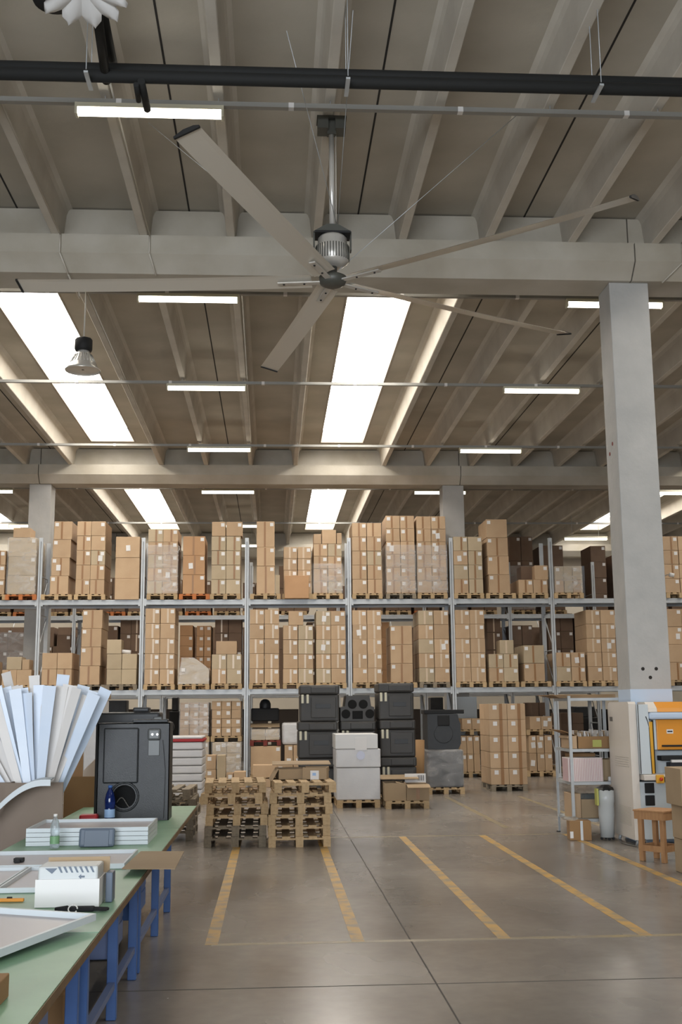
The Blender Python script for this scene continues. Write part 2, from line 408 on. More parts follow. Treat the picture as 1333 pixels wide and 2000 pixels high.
for (x, y) in ((-1.36, 46.0), (-.6, 46.0)): pass
# black pipes
def pipe_run(pts, r, label, flanges=()):
    t = T('black_pipe', label, 'pipe', (0, 0, 0), 0, 'black pipes under the roof')
    MB().tube(pts, r, 16).build('pipe_run', 'black_pipe', t)
    return t
za = G(666, 144, 8.05).y
a0, a1 = W(-200, 128, 9.9), W(1500, 165, 9.9)
PZ = 7.93; PY0 = G(666, 142, PZ+.03).y
pipe_run([(-8, PY0, PZ), (10, PY0, PZ)], .062, 'upper of the two thick black pipes crossing the whole roof')
PY1 = G(666, 160, PZ-.13).y
pipe_run([(-8, PY1, PZ-.13), (10, PY1, PZ-.13)], .062, 'lower of the two thick black pipes crossing the whole roof')
for i, ((x0, y0), (x1, y1), zz, lab) in enumerate((((178, -60), (208, 158), PZ-.10, 'black branch pipe, left of the two coming down from the white nozzle'), ((192, -20), (222, 130), PZ+.13, 'black branch pipe, right of the two coming down from the white nozzle'),
                    ((266, 165), (271, 197), PZ-.24, 'short thin black stub pipe under the twin pipes'), ((276, 158), (288, 214), PZ-.2, 'short thick black stub pipe reaching down over the near lamp'))):
    p0, p1 = G(x0, y0, zz), G(x1, y1, zz)
    r = .045 if i != 2 else .026
    pipe_run([p0, p1], r if i < 3 else .036, lab)
# hangers of the pipes
for i, (x, yt, yb) in enumerate(((170, 128, 172), (680, 140, 180), (1172, 155, 196))):
    t = T('pipe_hanger', ['steel pipe hanger near the white nozzle', 'steel pipe hanger above the fan mount', 'steel pipe hanger at the upper right'][i], 'pipe hanger', (0, 0, 0), 0, 'hangers of the black pipes')
    c = G(x, (yt+yb)/2, PZ-.215)
    MB().box(c.x-.02, c.x+.02, PY0-.3, PY1+.12, PZ-.215, PZ-.195).build('bracket_bar', 'galv', t)
    MB().cyl((c.x, PY0-.28, PZ-.17), (c.x, PY0-.28, ZS), .005, n=5).cyl((c.x, PY1+.1, PZ-.17), (c.x, PY1+.1, ZS), .005, n=5).build('rod', 'galv', t)
# white air nozzle shaped like a flower at the top left edge
c = W(160, -28, 8.6)
t = T('air_nozzle', 'white petal-shaped fitting cut off by the top left picture edge', 'fitting', c)
MB().lathe([(0, .1), (.12, .1), (.14, 0), (.1, -.05), (0, -.05)]).build('hub', 'white_plastic', t)
pet = []
for i in range(10):
    a = 2*math.pi*i/10+.15; b = MB(); q = Matrix.Rotation(a, 4, 'Z') @ Matrix.Rotation(R(18), 4, 'Y')
    prof = [(.08, .05), (.16, .085), (.27, .09), (.35, .065), (.40, 0)]
    vs = [(x, s*h, .03*s*s-.02) for x, h in prof for s in (-1, -.5, 0, .5, 1)] + [(x, s*h, .03*s*s-.035) for x, h in prof for s in (-1, -.5, 0, .5, 1)]
    fs = []
    for k in range(4):
        for j in range(4):
            i0 = k*5+j; fs.append((i0, i0+1, i0+6, i0+5)); fs.append((25+i0, 25+i0+5, 25+i0+6, 25+i0+1))
    b.add(vs, fs, q, smooth=True); b.build('petal', 'white_plastic', t)
c = W(105, -5, 8.9)
t = T('round_grille', 'black round disc behind the white petal fitting', 'fitting', c)
MB().lathe([(0, .05), (.17, .05), (.19, 0), (.17, -.05), (0, -.05)]).build('disc', 'black_matte', t)
# pendant high bay lamp
c = W(162, 722, 17.0)
t = T('pendant_lamp', 'unlit bell-shaped aluminium high bay lamp hanging at left under the skylight', 'lamp', (c.x, 17.0, 7.03))
MB().lathe([(.27, 0), (.275, .015), (.24, .05), (.20, .12), (.145, .22), (.10, .30), (.09, .32)], n=48, wob=.0).lathe([(.265, .004), (.23, .055), (.19, .12), (.135, .22), (.09, .30)], n=48).build('reflector', 'alu', t)
MB().lathe([(.0, .315), (.12, .32), (.135, .36), (.135, .5), (.12, .52), (0, .52)], n=14, wob=.04).build('ballast_housing', 'black_matte', t)
MB().lathe([(.26, .02), (.02, .02)], n=32).build('lens', 'alu', t)
b = MB()
for i in range(24):
    a = 2*math.pi*i/24; b.cyl((.13*math.cos(a), .13*math.sin(a), .26), (.20*math.cos(a), .20*math.sin(a), .125), .006, n=4)
b.build('cooling_fin', 'alu', t)
MB().cyl((0, 0, .52), (.02, 0, ZS-7.03-.0), .012, n=6).build('suspension_cable', 'cable', t)
# cables draped along ribs and beam
def cablerun(pts, label, r=.012): 
    tag(MB().tube(pts, r, 6).build('cable', 'cable'), label, 'cable', 'pale cables along the roof ribs')
yb = 15.24
cablerun([(-3.02, 8.0, ZR-.02), (-3.02, yb, ZR-.02), (-3.02, yb-.02, ZR-.30), (-2.93, yb+.2, ZR-.54), (-2.93, 16.4, ZR-.54), (-3.0, 16.5, ZR-.02), (-3.02, 30.6, ZR-.02)], 'pale cable draped over the near beam, left one above the pendant lamp')
cablerun([(-1.76, 10.7, ZR-.02), (-1.76, yb, ZR-.02), (-1.76, yb-.02, ZR-.30), (-1.68, yb+.2, ZR-.54)], 'pale cable draped over the near beam, right one left of the fan')
cablerun([(-.5, 16.5, ZR-.02), (-.56, 30.6, ZR-.02)], 'pale thin cable along the rib left of the middle skylight')
cablerun([(6.0, 8.0, ZR-.01), (6.0, yb-.02, ZR-.01), (6.0, yb-.02, ZR-.30), (5.75, yb+.2, ZR-.54)], 'pale cable bent over the near beam right of the tall column')

# ------------------------------------------------------------------ big ceiling fan
FX, FY, FZ = .67, 11.95, 6.59
t = T('ceiling_fan', 'huge five-bladed silver industrial ceiling fan hanging from a rib on a long tube', 'ceiling fan', (FX, FY, FZ))
BL = [(172.9, 3.58), (101.5, 3.62), (31.2, 3.65), (-36.5, 3.46), (-114, 3.42)]
def blade(ang, Lr):
    b = MB(); th = [(.125, 0), (.075, .026), (-.025, .03), (-.125, .004), (-.025, .004), (.075, .004)]
    vs = []; n = len(th); K = 9
    for k in range(K):
        u = k/(K-1); r = .24+(Lr-.24)*u; dz = -.02+.06*u*u; pit = R(14)
        for (a, c) in th:
            vs.append((r, a*math.cos(pit)-c*math.sin(pit), dz+a*math.sin(pit)+c*math.cos(pit)))
    fs = [(k*n+i, k*n+(i+1) % n, (k+1)*n+(i+1) % n, (k+1)*n+i) for k in range(K-1) for i in range(n)] + [list(range(n))[::-1], list(range((K-1)*n, K*n))]
    o = b.add(vs, fs).build('blade', 'fan_blade', t, None, R(ang))
    MB().box(.12, .62, -.035, .035, -.045, -.03).build('blade_arm', 'alu', o)
    b = MB()
    q = Matrix.Translation((Lr, 0, .035)) @ Matrix.Rotation(R(14), 4, 'X')
    b.prism([(-.125, -.005), (.125, -.005), (.125, .015), (.075, .035), (-.025, .04), (-.125, .015)], 0, .022, q, axis='x').build('blade_tip', 'black_matte', o)
    b = MB()
    for rr in (.32, .55): MB().cyl((rr, 0, -.055), (rr, 0, -.04), .012, n=6).build('bolt', 'black_matte', o)
for a, l in BL: blade(a, l)
MB().lathe([(0, -.09), (.09, -.085), (.14, -.06), (.155, -.02), (.155, .02), (.12, .04), (.05, .05), (.05, .16), (0, .16)], n=32).build('hub', 'motor_dark', t)
b = MB().lathe([(0, .14), (.10, .14), (.15, .17), (.185, .2), (.185, .38), (.165, .40), (.165, .47), (.14, .50), (0, .50)], n=40)
b.build('motor', 'alu', t)
b = MB()
for i in range(36):
    a = 2*math.pi*i/36; b.cyl((.188*math.cos(a), .188*math.sin(a), .205), (.188*math.cos(a), .188*math.sin(a), .375), .005, n=4)
b.build('cooling_fin', 'motor_dark', t)
b = MB(); b.box(-.215, -.2, -.05, .05, .33, .54); b.box(.2, .215, -.05, .05, .33, .54)
b.prism([(-.215, .53), (.215, .53), (.215, .55), (.06, .64), (-.06, .64), (-.215, .55)], -.05, .05); b.build('yoke', 'motor_dark', t)
MB().box(-.2, .2, -.12, .12, .505, .53).build('yoke_plate', 'black_matte', t)
top = ZR-FZ
MB().cyl((0, 0, .6), (0, 0, top-.16), .032, n=16).build('down_tube', 'alu', t)
b = MB(); b.box(-.17, .17, -.1, .1, top-.03, top-.004); b.box(-.05, .05, -.04, .04, top-.2, top-.03); b.box(-.16, -.04, -.1, .1, top-.16, top-.03); b.box(.04, .16, -.1, .1, top-.16, top-.03)
b.build('mounting_bracket', 'motor_dark', t)
b = MB().cyl((.045, 0, .62), (.05, .02, top-.1), .007, n=5); b.build('power_cable', 'cable', t)
for i, (px, py) in enumerate(((290, 240), (1010, 225), (560, 60), (690, 20))):
    e = G(px, py, ZR+.05)
    MB().cyl(Vector((.06*(1 if i else -1), 0, .62 if i > 1 else .1)), Vector((e.x-FX, e.y-FY, e.z-FZ)), .004, n=4).build('guy_wire', 'galv', t)

# ------------------------------------------------------------------ pallets, cartons
def pallet_mesh(m, w=.8, d=1.2, name='pallet'):
    b = MB()
    nb = 3
    for i in range(nb):
        x = -w/2+.05+i*(w-.1)/2
        b.box(x-.05, x+.05, -d/2, d/2, 0, .02)
        for y in (-d/2+.07, 0, d/2-.07): b.box(x-.05, x+.05, y-.07, y+.07, .0201, .095)
    for y in (-d/2+.07, 0, d/2-.07): b.box(-w/2, w/2, y-.07, y+.07, .0951, .117)
    for i in range(5):
        x = -w/2+.06+i*(w-.12)/4; b.box(x-.055, x+.055, -d/2, d/2, .1171, .14)
    return b.mesh(name, m)
PAL = {k: pallet_mesh(k) for k in ('pallet', 'pallet_grey', 'pallet_orange', 'pallet_red')}
def pallet(x, y, z, m='pallet', rz=0, label='', group='pallets under the cartons on the racks'):
    o = O('pallet', PAL[m], None, (x, y, z), rz); return tag(o, label, 'pallet', group)
meshes = {}
def cached(key, fn):
    if key not in meshes: meshes[key] = fn()
    return meshes[key]
BOXN = [0]
cached(('l',), lambda: MB().box(-.045, .045, -.002, .002, -.045, .045).mesh('shipping_label', 'paper'))
PENDING = []
def carton(x0, x1, y0, d, z0, z1, m, label, group, lab=None, tape=None, tilt=0, yaw=0, extra=None, far=False, now=False):
    if not now:
        PENDING.append(((x1-x0)*(z1-z0)/y0**2*(0 if far else 1), (x0, x1, y0, d, z0, z1, m, label, group, lab, tape, tilt, yaw, extra))); return
    return make_carton(x0, x1, y0, d, z0, z1, m, label, group, lab, tape, tilt, yaw, extra)
def flush_cartons(most=300):
    PENDING.sort(key=lambda p: -p[0]); left = most-BOXN[0]
    for _, a in PENDING[:left]: make_carton(*a)
    b = MB(); ms = ['carton_tan', 'carton_pale', 'carton_orange', 'carton_shaded', 'cardboard', 'paper', 'tape_clear', 'carton_deep_shade']
    for _, a in PENDING[left:]:
        x0, x1, y0, d, z0, z1, m, label, group, lab, tape = a[:11]
        b.mi = ms.index(m); b.bbox(x0+.003, x1-.003, y0, y0+d, z0+.001, z1-.002, .005)
        if tape == 'tape_clear': b.mi = 6; b.box((x0+x1)/2-.02, (x0+x1)/2+.02, y0-.002, y0, z0+.02, z1-.02)
        if lab: b.mi = 5; lx = (x0+x1)/2+((x1-x0)/2-.075)*(1 if lab > 0 else -1); b.box(lx-.045, lx+.045, y0-.004, y0-.002, z1-.13, z1-.04)
    tag(b.build('stacked_cartons', ms), 'mass of smaller and shaded cartons under and behind the front rack', 'boxes', None, 'stuff')
def make_carton(x0, x1, y0, d, z0, z1, m, label, group, lab=None, tape=None, tilt=0, yaw=0, extra=None, name='cardboard_box'):
    wd, h = x1-x0, z1-z0
    key = (round(wd, 2), round(d, 2), round(h, 2), m)
    def mk():
        b = MB(); W2, D2 = key[0]/2-.003, key[1]/2
        b.bbox(-W2, W2, -D2, D2, .001, h-.003, .006)
        return b.mesh('cardboard_box', m)
    o = O(name, cached(key, mk), None, ((x0+x1)/2, y0+d/2, z0), yaw)
    if tilt: o.rotation_euler.y = tilt
    tag(o, label, 'box', group)
    BOXN[0] += 1
    fy = -round(d, 2)/2
    if tape:
        tm = cached(('t', tape, round(h, 2)), lambda: MB().box(-.024, .024, -.0015, .0015, .012, h-.012).mesh('packing_tape', tape))
        O('packing_tape', tm, o, (rnd.uniform(-.03, .03), fy-.0015, 0))
    if lab:
        lm = cached(('l',), lambda: MB().box(-.045, .045, -.002, .002, -.045, .045).mesh('shipping_label', 'paper'))
        s = O('shipping_label', lm, o, ((wd/2-.075)*lab, fy-.004, h-.085))
        if lab > 0 and wd < .3: s.location.x = wd/2-.07
    if extra:
        em = cached(('e',), lambda: MB().box(-.055, .055, -.002, .002, -.075, .075).mesh('document_pouch', 'paper'))
        e = O('document_pouch', em, o, (extra*wd/2, fy-.006, h*.45)); e.rotation_euler.y = rnd.uniform(-.12, .12)
    return o
ORD = ['first', 'second', 'third', 'fourth', 'fifth', 'sixth', 'seventh', 'eighth', 'ninth', 'tenth', 'eleventh', 'twelfth', 'thirteenth', 'fourteenth', 'fifteenth', 'sixteenth', 'seventeenth', 'eighteenth', 'nineteenth', 'twentieth'] + ['twenty-'+q for q in ('first', 'second', 'third', 'fourth', 'fifth', 'sixth')]
def tier(i, n):
    if n == 1: return 'single'
    return 'bottom' if i == 0 else ('topmost' if i == n-1 else ORD[i]+' up')
mat('carton_deep_shade', (58, 50, 44), .85)  # near-black cartons, gloom behind the racks put into their colour
TONE = {'carton_deep_shade': 'dark', 'carton_tan': 'tan', 'carton_pale': 'pale buff', 'carton_orange': 'orange-brown', 'carton_shaded': 'shaded brown', 'cardboard': 'brown'}
def film(x0, x1, y0, y1, z0, z1, label, lump=0):
    b = MB(); g = .012
    nx, nz = 7, 7
    P = []
    ring = [(x0-g, y0-g), ((x0+x1)/2, y0-g*1.6), (x1+g, y0-g), (x1+g, (y0+y1)/2), (x1+g, y1+g), ((x0+x1)/2, y1+g), (x0-g, y1+g), (x0-g, (y0+y1)/2)]
    for k in range(nz+1):
        z = z0+(z1-z0)*k/nz
        for (x, y) in ring: P.append((x-(x0+x1)/2+rnd.uniform(-.004, .004), y-(y0+y1)/2-rnd.uniform(0, .004), z-z0))
    n = len(ring); fs = [(k*n+i, k*n+(i+1) % n, (k+1)*n+(i+1) % n, (k+1)*n+i) for k in range(nz) for i in range(n)]
    b.add(P, fs, smooth=False)
    return tag(b.build('stretch_wrap', 'film', None, ((x0+x1)/2, (y0+y1)/2, z0)), label, 'stretch wrap', 'stretch wrap round palletised cartons')
PD = .14
# stacks: (x0, x1 px, top y px, columns, rows, material, options)
def stack(x0, x1, yt, cols, rows, m, zb, Y, desc, group, d=1.15, pal='pallet', palx=None, labs=1, tape='tape', wrap=None, lean=0, extra=(), py=1175, wraptop=None, halfdeep=False, heights=None, far=False):
    a, b = W(x0, py, Y).x, W(x1, py, Y).x
    zt = W((x0+x1)/2, yt, Y).z
    z = zb
    if pal:
        pa, pb = (W(palx[0], py, Y).x, W(palx[1], py, Y).x) if palx else (a, b)
        c = (pa+pb)/2
        pallet(c, Y+.6, zb, pal, 0, '%s wooden pallet under the %s' % ({'pallet': 'light', 'pallet_grey': 'grey', 'pallet_orange': 'orange', 'pallet_red': 'dark red'}[pal], desc))
        z = zb+PD
    hs = [(zt-z)/rows]*rows if not heights else [(zt-z)*q for q in heights]
    wdt = (b-a)/cols
    zz = z
    mm = m if isinstance(m, (list, tuple)) else [m]
    for i in range(rows):
        for j in range(cols):
            cn = '' if cols == 1 else (' left' if j == 0 else (' right' if j == cols-1 else ' middle'))
            mi = mm[(i*3+j*5+i*j) % len(mm)] if len(mm) > 1 else mm[0]
            dx = lean*i + rnd.uniform(-.004, .004)
            carton(a+j*wdt+.003+dx, a+(j+1)*wdt-.003+dx, Y+.01+rnd.uniform(0, .012), d, zz+.001, zz+hs[i]-.001, mi,
                   '%s carton,%s %s tier, %s' % (TONE[mi], cn, tier(i, rows), desc), group, lab=labs if labs and rnd.random() < .93 else None,
                   tape=tape if tape and rnd.random() < .8 else None, far=far, extra=(rnd.uniform(-.4, .4) if (i, j) in extra else None))
        zz += hs[i]
    if wrap: film(a-.005, b+.005+lean*rows, Y-.01, Y+d+.03, z+.02, z+(zt-z)*wrap, 'clear stretch film round the %s' % desc)
    return a, b, zz
ZF = 29.46                    # front of the loads in the near rack
LT, LM = 4.66, 2.33
pale, tan, ora, drk = 'carton_pale', 'carton_tan', 'carton_orange', 'carton_shaded'
mix = [tan, pale, tan]
tops = [
 (-46, 7, 1075, 2, 3, tan, {}), (12, 67, 1050, 1, 3, pale, dict(pal='pallet_orange', wrap=1.0, tape=None)),
 (96, 132, 1018, 1, 4, tan, dict(lean=.018, palx=(80, 139), labs=-1, extra=((1, 0),))), (146, 203, 1018, 2, 5, [tan, pale, tan], dict(extra=((2, 1),))),
 (223, 271, 1048, 1, 3, [tan, tan, ora], dict(pal=None, labs=None, tape=None, extra=((2, 0),))),
 (287, 346, 1033, 2, 5, [pale, tan], dict(wrap=.75, extra=((1, 1),))), (356, 400, 1047, 1, 3, ora, dict(pal='pallet_orange', palx=(351, 408), extra=((1, 0),))),
 (412, 470, 1047, 2, 4, pale, dict(palx=(411, 469))), (501, 537, 1018, 1, 3, tan, dict(palx=(489, 548), heights=(.38, .26, .36))),
 (554, 609, 1068, 2, 4, tan, dict(tape='tape_clear')), (613, 669, 1062, 2, 4, [tan, tan, pale], dict(wrap=.6)),
 (689, 748, 1021, 2, 5, [tan, pale, tan], {}), (756, 813, 1007, 2, 6, tan, dict(labs=-1, wrap=.62, extra=((3, 0),), pal='pallet_grey')), (817, 875, 1008, 2, 6, tan, dict(labs=-1, wrap=.62, extra=((3, 1), (4, 1)))),
 (889, 946, 1048, 2, 4, [tan, pale], dict(extra=((2, 0),))), (957, 999, 1014, 1, 4, tan, dict(labs=-1, lean=-.012, palx=(952, 1008))),
 (1015, 1072, 1132, 2, 1, tan, {}), (1087, 1139, 1106, 3, 2, [tan, pale], dict(wrap=1.0, labs=-1)), (1302, 1362, 1047, 2, 4, tan, {})]
mids = [
 (-62, -18, 1290, 2, 2, tan, {}), (2, 60, 1308, 2, 1, tan, dict(labs=None)), (80, 139, 1275, 2, 2, tan, dict(labs=None)),
 (154, 194, 1191, 1, 4, tan, dict(labs=-1, pal='pallet_grey', palx=(146, 204), lean=.012)), (207, 266, 1277, 2, 2, pale, dict(pal='pallet_grey', labs=None, tape=None)),
 (281, 340, 1188, 2, 5, tan, dict(tape='tape_clear')), None, (413, 472, 1278, 2, 2, [tan, pale], dict(tape='tape_clear')),
 (487, 546, 1190, 2, 5, tan, dict(tape='tape_clear')), (553, 613, 1221, 2, 4, [tan, pale, pale], dict(tape='tape_clear')), (618, 677, 1193, 2, 5, [pale, tan], dict(tape='tape_clear', extra=((4, 0), (4, 1), (2, 0)))),
 (690, 748, 1192, 2, 5, tan, dict(tape='tape_clear', extra=((3, 0),))), (764, 808, 1222, 1, 3, tan, dict(labs=-1, palx=(757, 815))), (820, 881, 1192, 2, 5, [pale, tan], dict(tape='tape_clear', extra=((2, 1),), pal='pallet_grey')),
 (893, 951, 1191, 2, 5, tan, dict(tape='tape_clear')), (957, 1015, 1277, 2, 2, [tan, pale], {}), (1026, 1067, 1260, 1, 2, [tan, pale], dict(labs=-1, palx=(1021, 1077))),
 (1090, 1147, 1274, 2, 2, [pale, tan], dict(extra=((1, 1),))), (1151, 1209, 1191, 2, 5, tan, dict(tape='tape_clear', extra=((2, 1),))), (1312, 1370, 1189, 2, 4, tan, dict(extra=((2, 0),)))]
for i, s in enumerate(tops):
    x0, x1, yt, c, r, m, kw = s
    stack(x0, x1, yt, c, r, m, LT+.002, ZF, '%s stack from left on top level' % ORD[i], 'cartons on the top rack level', **kw)
for i, s in enumerate(mids):
    if not s: continue
    x0, x1, yt, c, r, m, kw = s
    stack(x0, x1, yt, c, r, m, LM+.002, ZF, '%s stack from left on middle level' % ORD[i], 'cartons on the middle rack level', py=1345, **kw)
def loose(x0, x1, yt, yb, m, label, Y=ZF+.02, d=.5, lab=None, tape=None, group='loose cartons on top of stacks', zb=None, **kw):
    a, b = W(x0, (yt+yb)/2, Y).x, W(x1, (yt+yb)/2, Y).x
    zt, z0 = W((x0+x1)/2, yt, Y).z, (W((x0+x1)/2, yb, Y).z if zb is None else zb)
    return carton(a, b, Y, d, z0+.002, zt, m, label, group, lab, tape, **kw)
loose(26, 60, 1031, 1050, tan, 'small tan carton on top of the film-wrapped load beside the left upright', d=.6)
loose(414, 441, 1019, 1047, tan, 'left of two cartons capping the stack left of the tall narrow stack', lab=1)
loose(442, 474, 1019, 1047, tan, 'right of two cartons capping the stack left of the tall narrow stack', lab=1)
loose(538, 547, 1123, 1161, pale, 'slim carton standing beside the tall narrow stack, top level', lab=None, zb=LT+PD)
loose(613, 628, 1043, 1062, tan, 'small carton at the left corner capping the eleventh top stack')
loose(629, 657, 1035, 1062, tan, 'carton with raised flaps capping the stack below the middle skylight', d=.4)
loose(658, 668, 1041, 1062, tan, 'narrow carton at the right corner capping the eleventh top stack')
loose(1045, 1071, 1104, 1132, tan, 'lone carton upon the low two-carton load by the sixth upright', lab=1)
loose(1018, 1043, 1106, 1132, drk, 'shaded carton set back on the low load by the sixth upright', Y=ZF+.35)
loose(13, 42, 1283, 1308, pale, 'pale carton behind the tips of the plastic strips, middle level')
loose(43, 57, 1288, 1308, tan, 'small carton beside the pale one above the plastic strips')
loose(209, 237, 1249, 1277, pale, 'single buff carton on the fifth middle stack')
loose(564, 593, 1193, 1221, tan, 'single carton capping the four-tier stack above the black crates', lab=1)
loose(422, 463, 1252, 1278, tan, 'wide plain carton on the low stack left of the third upright')
loose(977, 1004, 1250, 1277, pale, 'single carton capping the low stack right of the fifth upright', tape='tape_clear')
loose(556, 604, 1124, 1161, ora, 'wide plain carton leaning in front of the tenth top stack', Y=ZF-.17, d=.16, zb=LT+.002)
t = tag(MB().cyl((-.1, 0, 0), (.13, 0, -.02), .05, n=14).build('paper_roll', 'paper', None, W(246, 1272, ZF+.2)), 'white paper roll lying on the buff cartons, middle level', 'roll')
t.location.z = W(246, 1277, ZF).z+.072
# lumpy wrapped load (sixth mid)
a, b, zt, zb = W(349, 1340, ZF).x, W(408, 1340, ZF).x, W(370, 1286, ZF).z, LM+.002
pallet((a+b)/2, ZF+.6, zb, 'pallet', 0, 'light wooden pallet under the slumped film-wrapped load')
t = T('wrapped_load', 'slumped load of film-wrapped cartons with sloping top, middle level', 'wrapped load', ((a+b)/2, ZF, zb+PD+.001))
hw = (b-a)/2; hh = zt-zb-PD
MB().prism([(-hw, 0), (hw, 0), (hw, hh*.55), (hw*.55, hh*.78), (hw*.0, hh), (-hw*.8, hh)], 0, 1.1).build('carton_core', 'carton_pale', t)
MB().prism([(-hw-.01, 0), (hw+.01, 0), (hw+.01, hh*.56), (hw*.55, hh*.8), (0, hh+.02), (-hw*.85, hh+.02)], -.015, 1.115).build('film_cover', 'film', t)
O('shipping_label', cached(('l',), None), t, (-hw*.7, -.02, hh*.55))

# second rack row behind, seen through the gaps
Y2 = 34.55
bg = 'cartons in the second rack row'
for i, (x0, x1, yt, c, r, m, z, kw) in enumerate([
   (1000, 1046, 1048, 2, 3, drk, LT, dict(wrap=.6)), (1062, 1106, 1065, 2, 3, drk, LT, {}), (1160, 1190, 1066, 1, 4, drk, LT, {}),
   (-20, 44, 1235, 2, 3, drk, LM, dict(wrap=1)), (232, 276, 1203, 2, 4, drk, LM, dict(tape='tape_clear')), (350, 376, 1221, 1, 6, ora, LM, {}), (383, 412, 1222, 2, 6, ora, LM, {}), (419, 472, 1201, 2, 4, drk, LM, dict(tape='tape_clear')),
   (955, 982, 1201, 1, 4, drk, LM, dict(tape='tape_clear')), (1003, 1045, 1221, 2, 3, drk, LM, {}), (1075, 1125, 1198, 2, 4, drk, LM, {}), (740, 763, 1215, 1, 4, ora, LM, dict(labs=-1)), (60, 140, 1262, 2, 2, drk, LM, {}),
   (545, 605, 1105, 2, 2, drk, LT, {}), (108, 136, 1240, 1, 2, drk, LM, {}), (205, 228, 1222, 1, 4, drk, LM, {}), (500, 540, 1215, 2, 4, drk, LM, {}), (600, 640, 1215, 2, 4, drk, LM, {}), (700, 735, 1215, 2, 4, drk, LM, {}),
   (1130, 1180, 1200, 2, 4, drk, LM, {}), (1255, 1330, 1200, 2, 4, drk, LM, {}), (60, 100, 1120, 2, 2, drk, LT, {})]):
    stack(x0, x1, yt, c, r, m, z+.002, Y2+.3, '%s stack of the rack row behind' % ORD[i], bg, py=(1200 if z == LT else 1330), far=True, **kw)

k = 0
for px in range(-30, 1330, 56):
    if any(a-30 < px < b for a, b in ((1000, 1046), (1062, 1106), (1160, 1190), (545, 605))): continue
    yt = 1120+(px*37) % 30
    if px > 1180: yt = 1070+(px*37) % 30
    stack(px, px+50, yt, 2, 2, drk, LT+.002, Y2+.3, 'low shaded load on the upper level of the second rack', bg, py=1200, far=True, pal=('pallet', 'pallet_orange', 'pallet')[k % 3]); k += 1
for px in range(-70, 1240, 60):  # dark loads added on the farthest rack to darken the gaps
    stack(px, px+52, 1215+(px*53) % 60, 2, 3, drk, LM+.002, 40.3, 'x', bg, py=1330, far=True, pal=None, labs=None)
for px in range(-70, 1240, 60):  # near-black floor loads added to darken the view under the racks
    stack(px, px+54, 1375+(px*53) % 30, 1, 2, 'carton_deep_shade', .002, 40.3, 'x', bg, py=1440, far=True, pal=None, labs=None)
# ------------------------------------------------------------------ racks
def upright_mesh(h):
    b = MB(); b.box(-.05, .05, 0, .012, 0, h); b.box(-.05, -.038, .0121, .08, 0, h); b.box(.038, .05, .0121, .08, 0, h)
    return b.mesh('upright', 'rack_steel')
def rack(Y, xs, label, grp, h=6.3, levels=(LT, LM), floor_level=None):
    t = T('pallet_rack', label, 'rack', (0, Y, 0), 0, None)
    um = upright_mesh(h); hm = MB()
    hm.box(-.006, .006, -.001, 0, .1, h-.1)
    hm = hm.mesh('slot_row', 'joint')
    bd = MB().cyl((0, .085, 0), (0, 1.015, .9), .016, n=5).mesh('brace', 'galv'); bh = MB().cyl((0, .085, 0), (0, 1.015, 0), .016, n=5).mesh('brace', 'galv')
    fm = MB().bbox(-.07, .07, -.02, .1, 0.001, .012, .003).mesh('foot_plate', 'rack_steel')
    for x in xs:
        u = O('upright', um, t, (x, 0, 0)); O('slot_row', hm, u)
        O('upright', um, t, (x, 1.02, 0)); O('foot_plate', fm, u)
        for q in range(6): O('brace', bh, t, (x, 0, .3+q)); O('brace', bd, t, (x, 0, .35+q)) if q < 5 else None
    for a, b in zip(xs, xs[1:]):
        key = ('beam', round(b-a, 3))
        def mk():
            q = MB(); W2 = (b-a)/2-.052; q.box(-W2, W2, 0, .045, -.13, 0); q.box(-W2, W2, -.008, 0, -.118, -.095); q.box(-W2, W2, -.008, 0, -.04, -.012)
            return q.mesh('beam', 'rack_steel')
        me = cached(key, mk)
        km = cached(('bracket',), lambda: MB().box(-.025, .025, -.014, -.001, -.16, .03).mesh('beam_bracket', 'rack_steel'))
        for z in levels:
            for yy in (.005, 1.03):
                o = O('beam', me, t, ((a+b)/2, yy, z))
                if yy < .5: O('beam_bracket', km, o, (-(b-a)/2+.08, 0, 0)); O('beam_bracket', km, o, ((b-a)/2-.08, 0, 0))
        dm = cached(('deckp', round(b-a, 3)), lambda: MB().box(-(b-a)/2+.055, (b-a)/2-.055, .051, 1.028, -.06, -.004).mesh('deck_panel', 'rack_dark'))
        for z in levels: O('deck_panel', dm, t, ((a+b)/2, 0, z))
    return t
ux = [W(x, 1177, 29.54).x for x in (-127, 76, 278, 482, 683, 884, 1080)]; ux.append(ux[-1]+2.74); ux.append(ux[-1]+2.7)
rack(29.54, ux, 'long grey steel pallet rack with three load levels across the hall', '')
rack(40.1, [-6.5+2.7*q for q in range(-1, 7)], 'farthest pallet rack row, added to darken the view through the gaps', '', 4.6, (LM,))  # rack added as a dark backdrop before the bright back wall
rack(Y2+.1, [-6.04+2.69*q for q in range(-1, 7)], 'second pallet rack row seen through the gaps of the front rack', '')

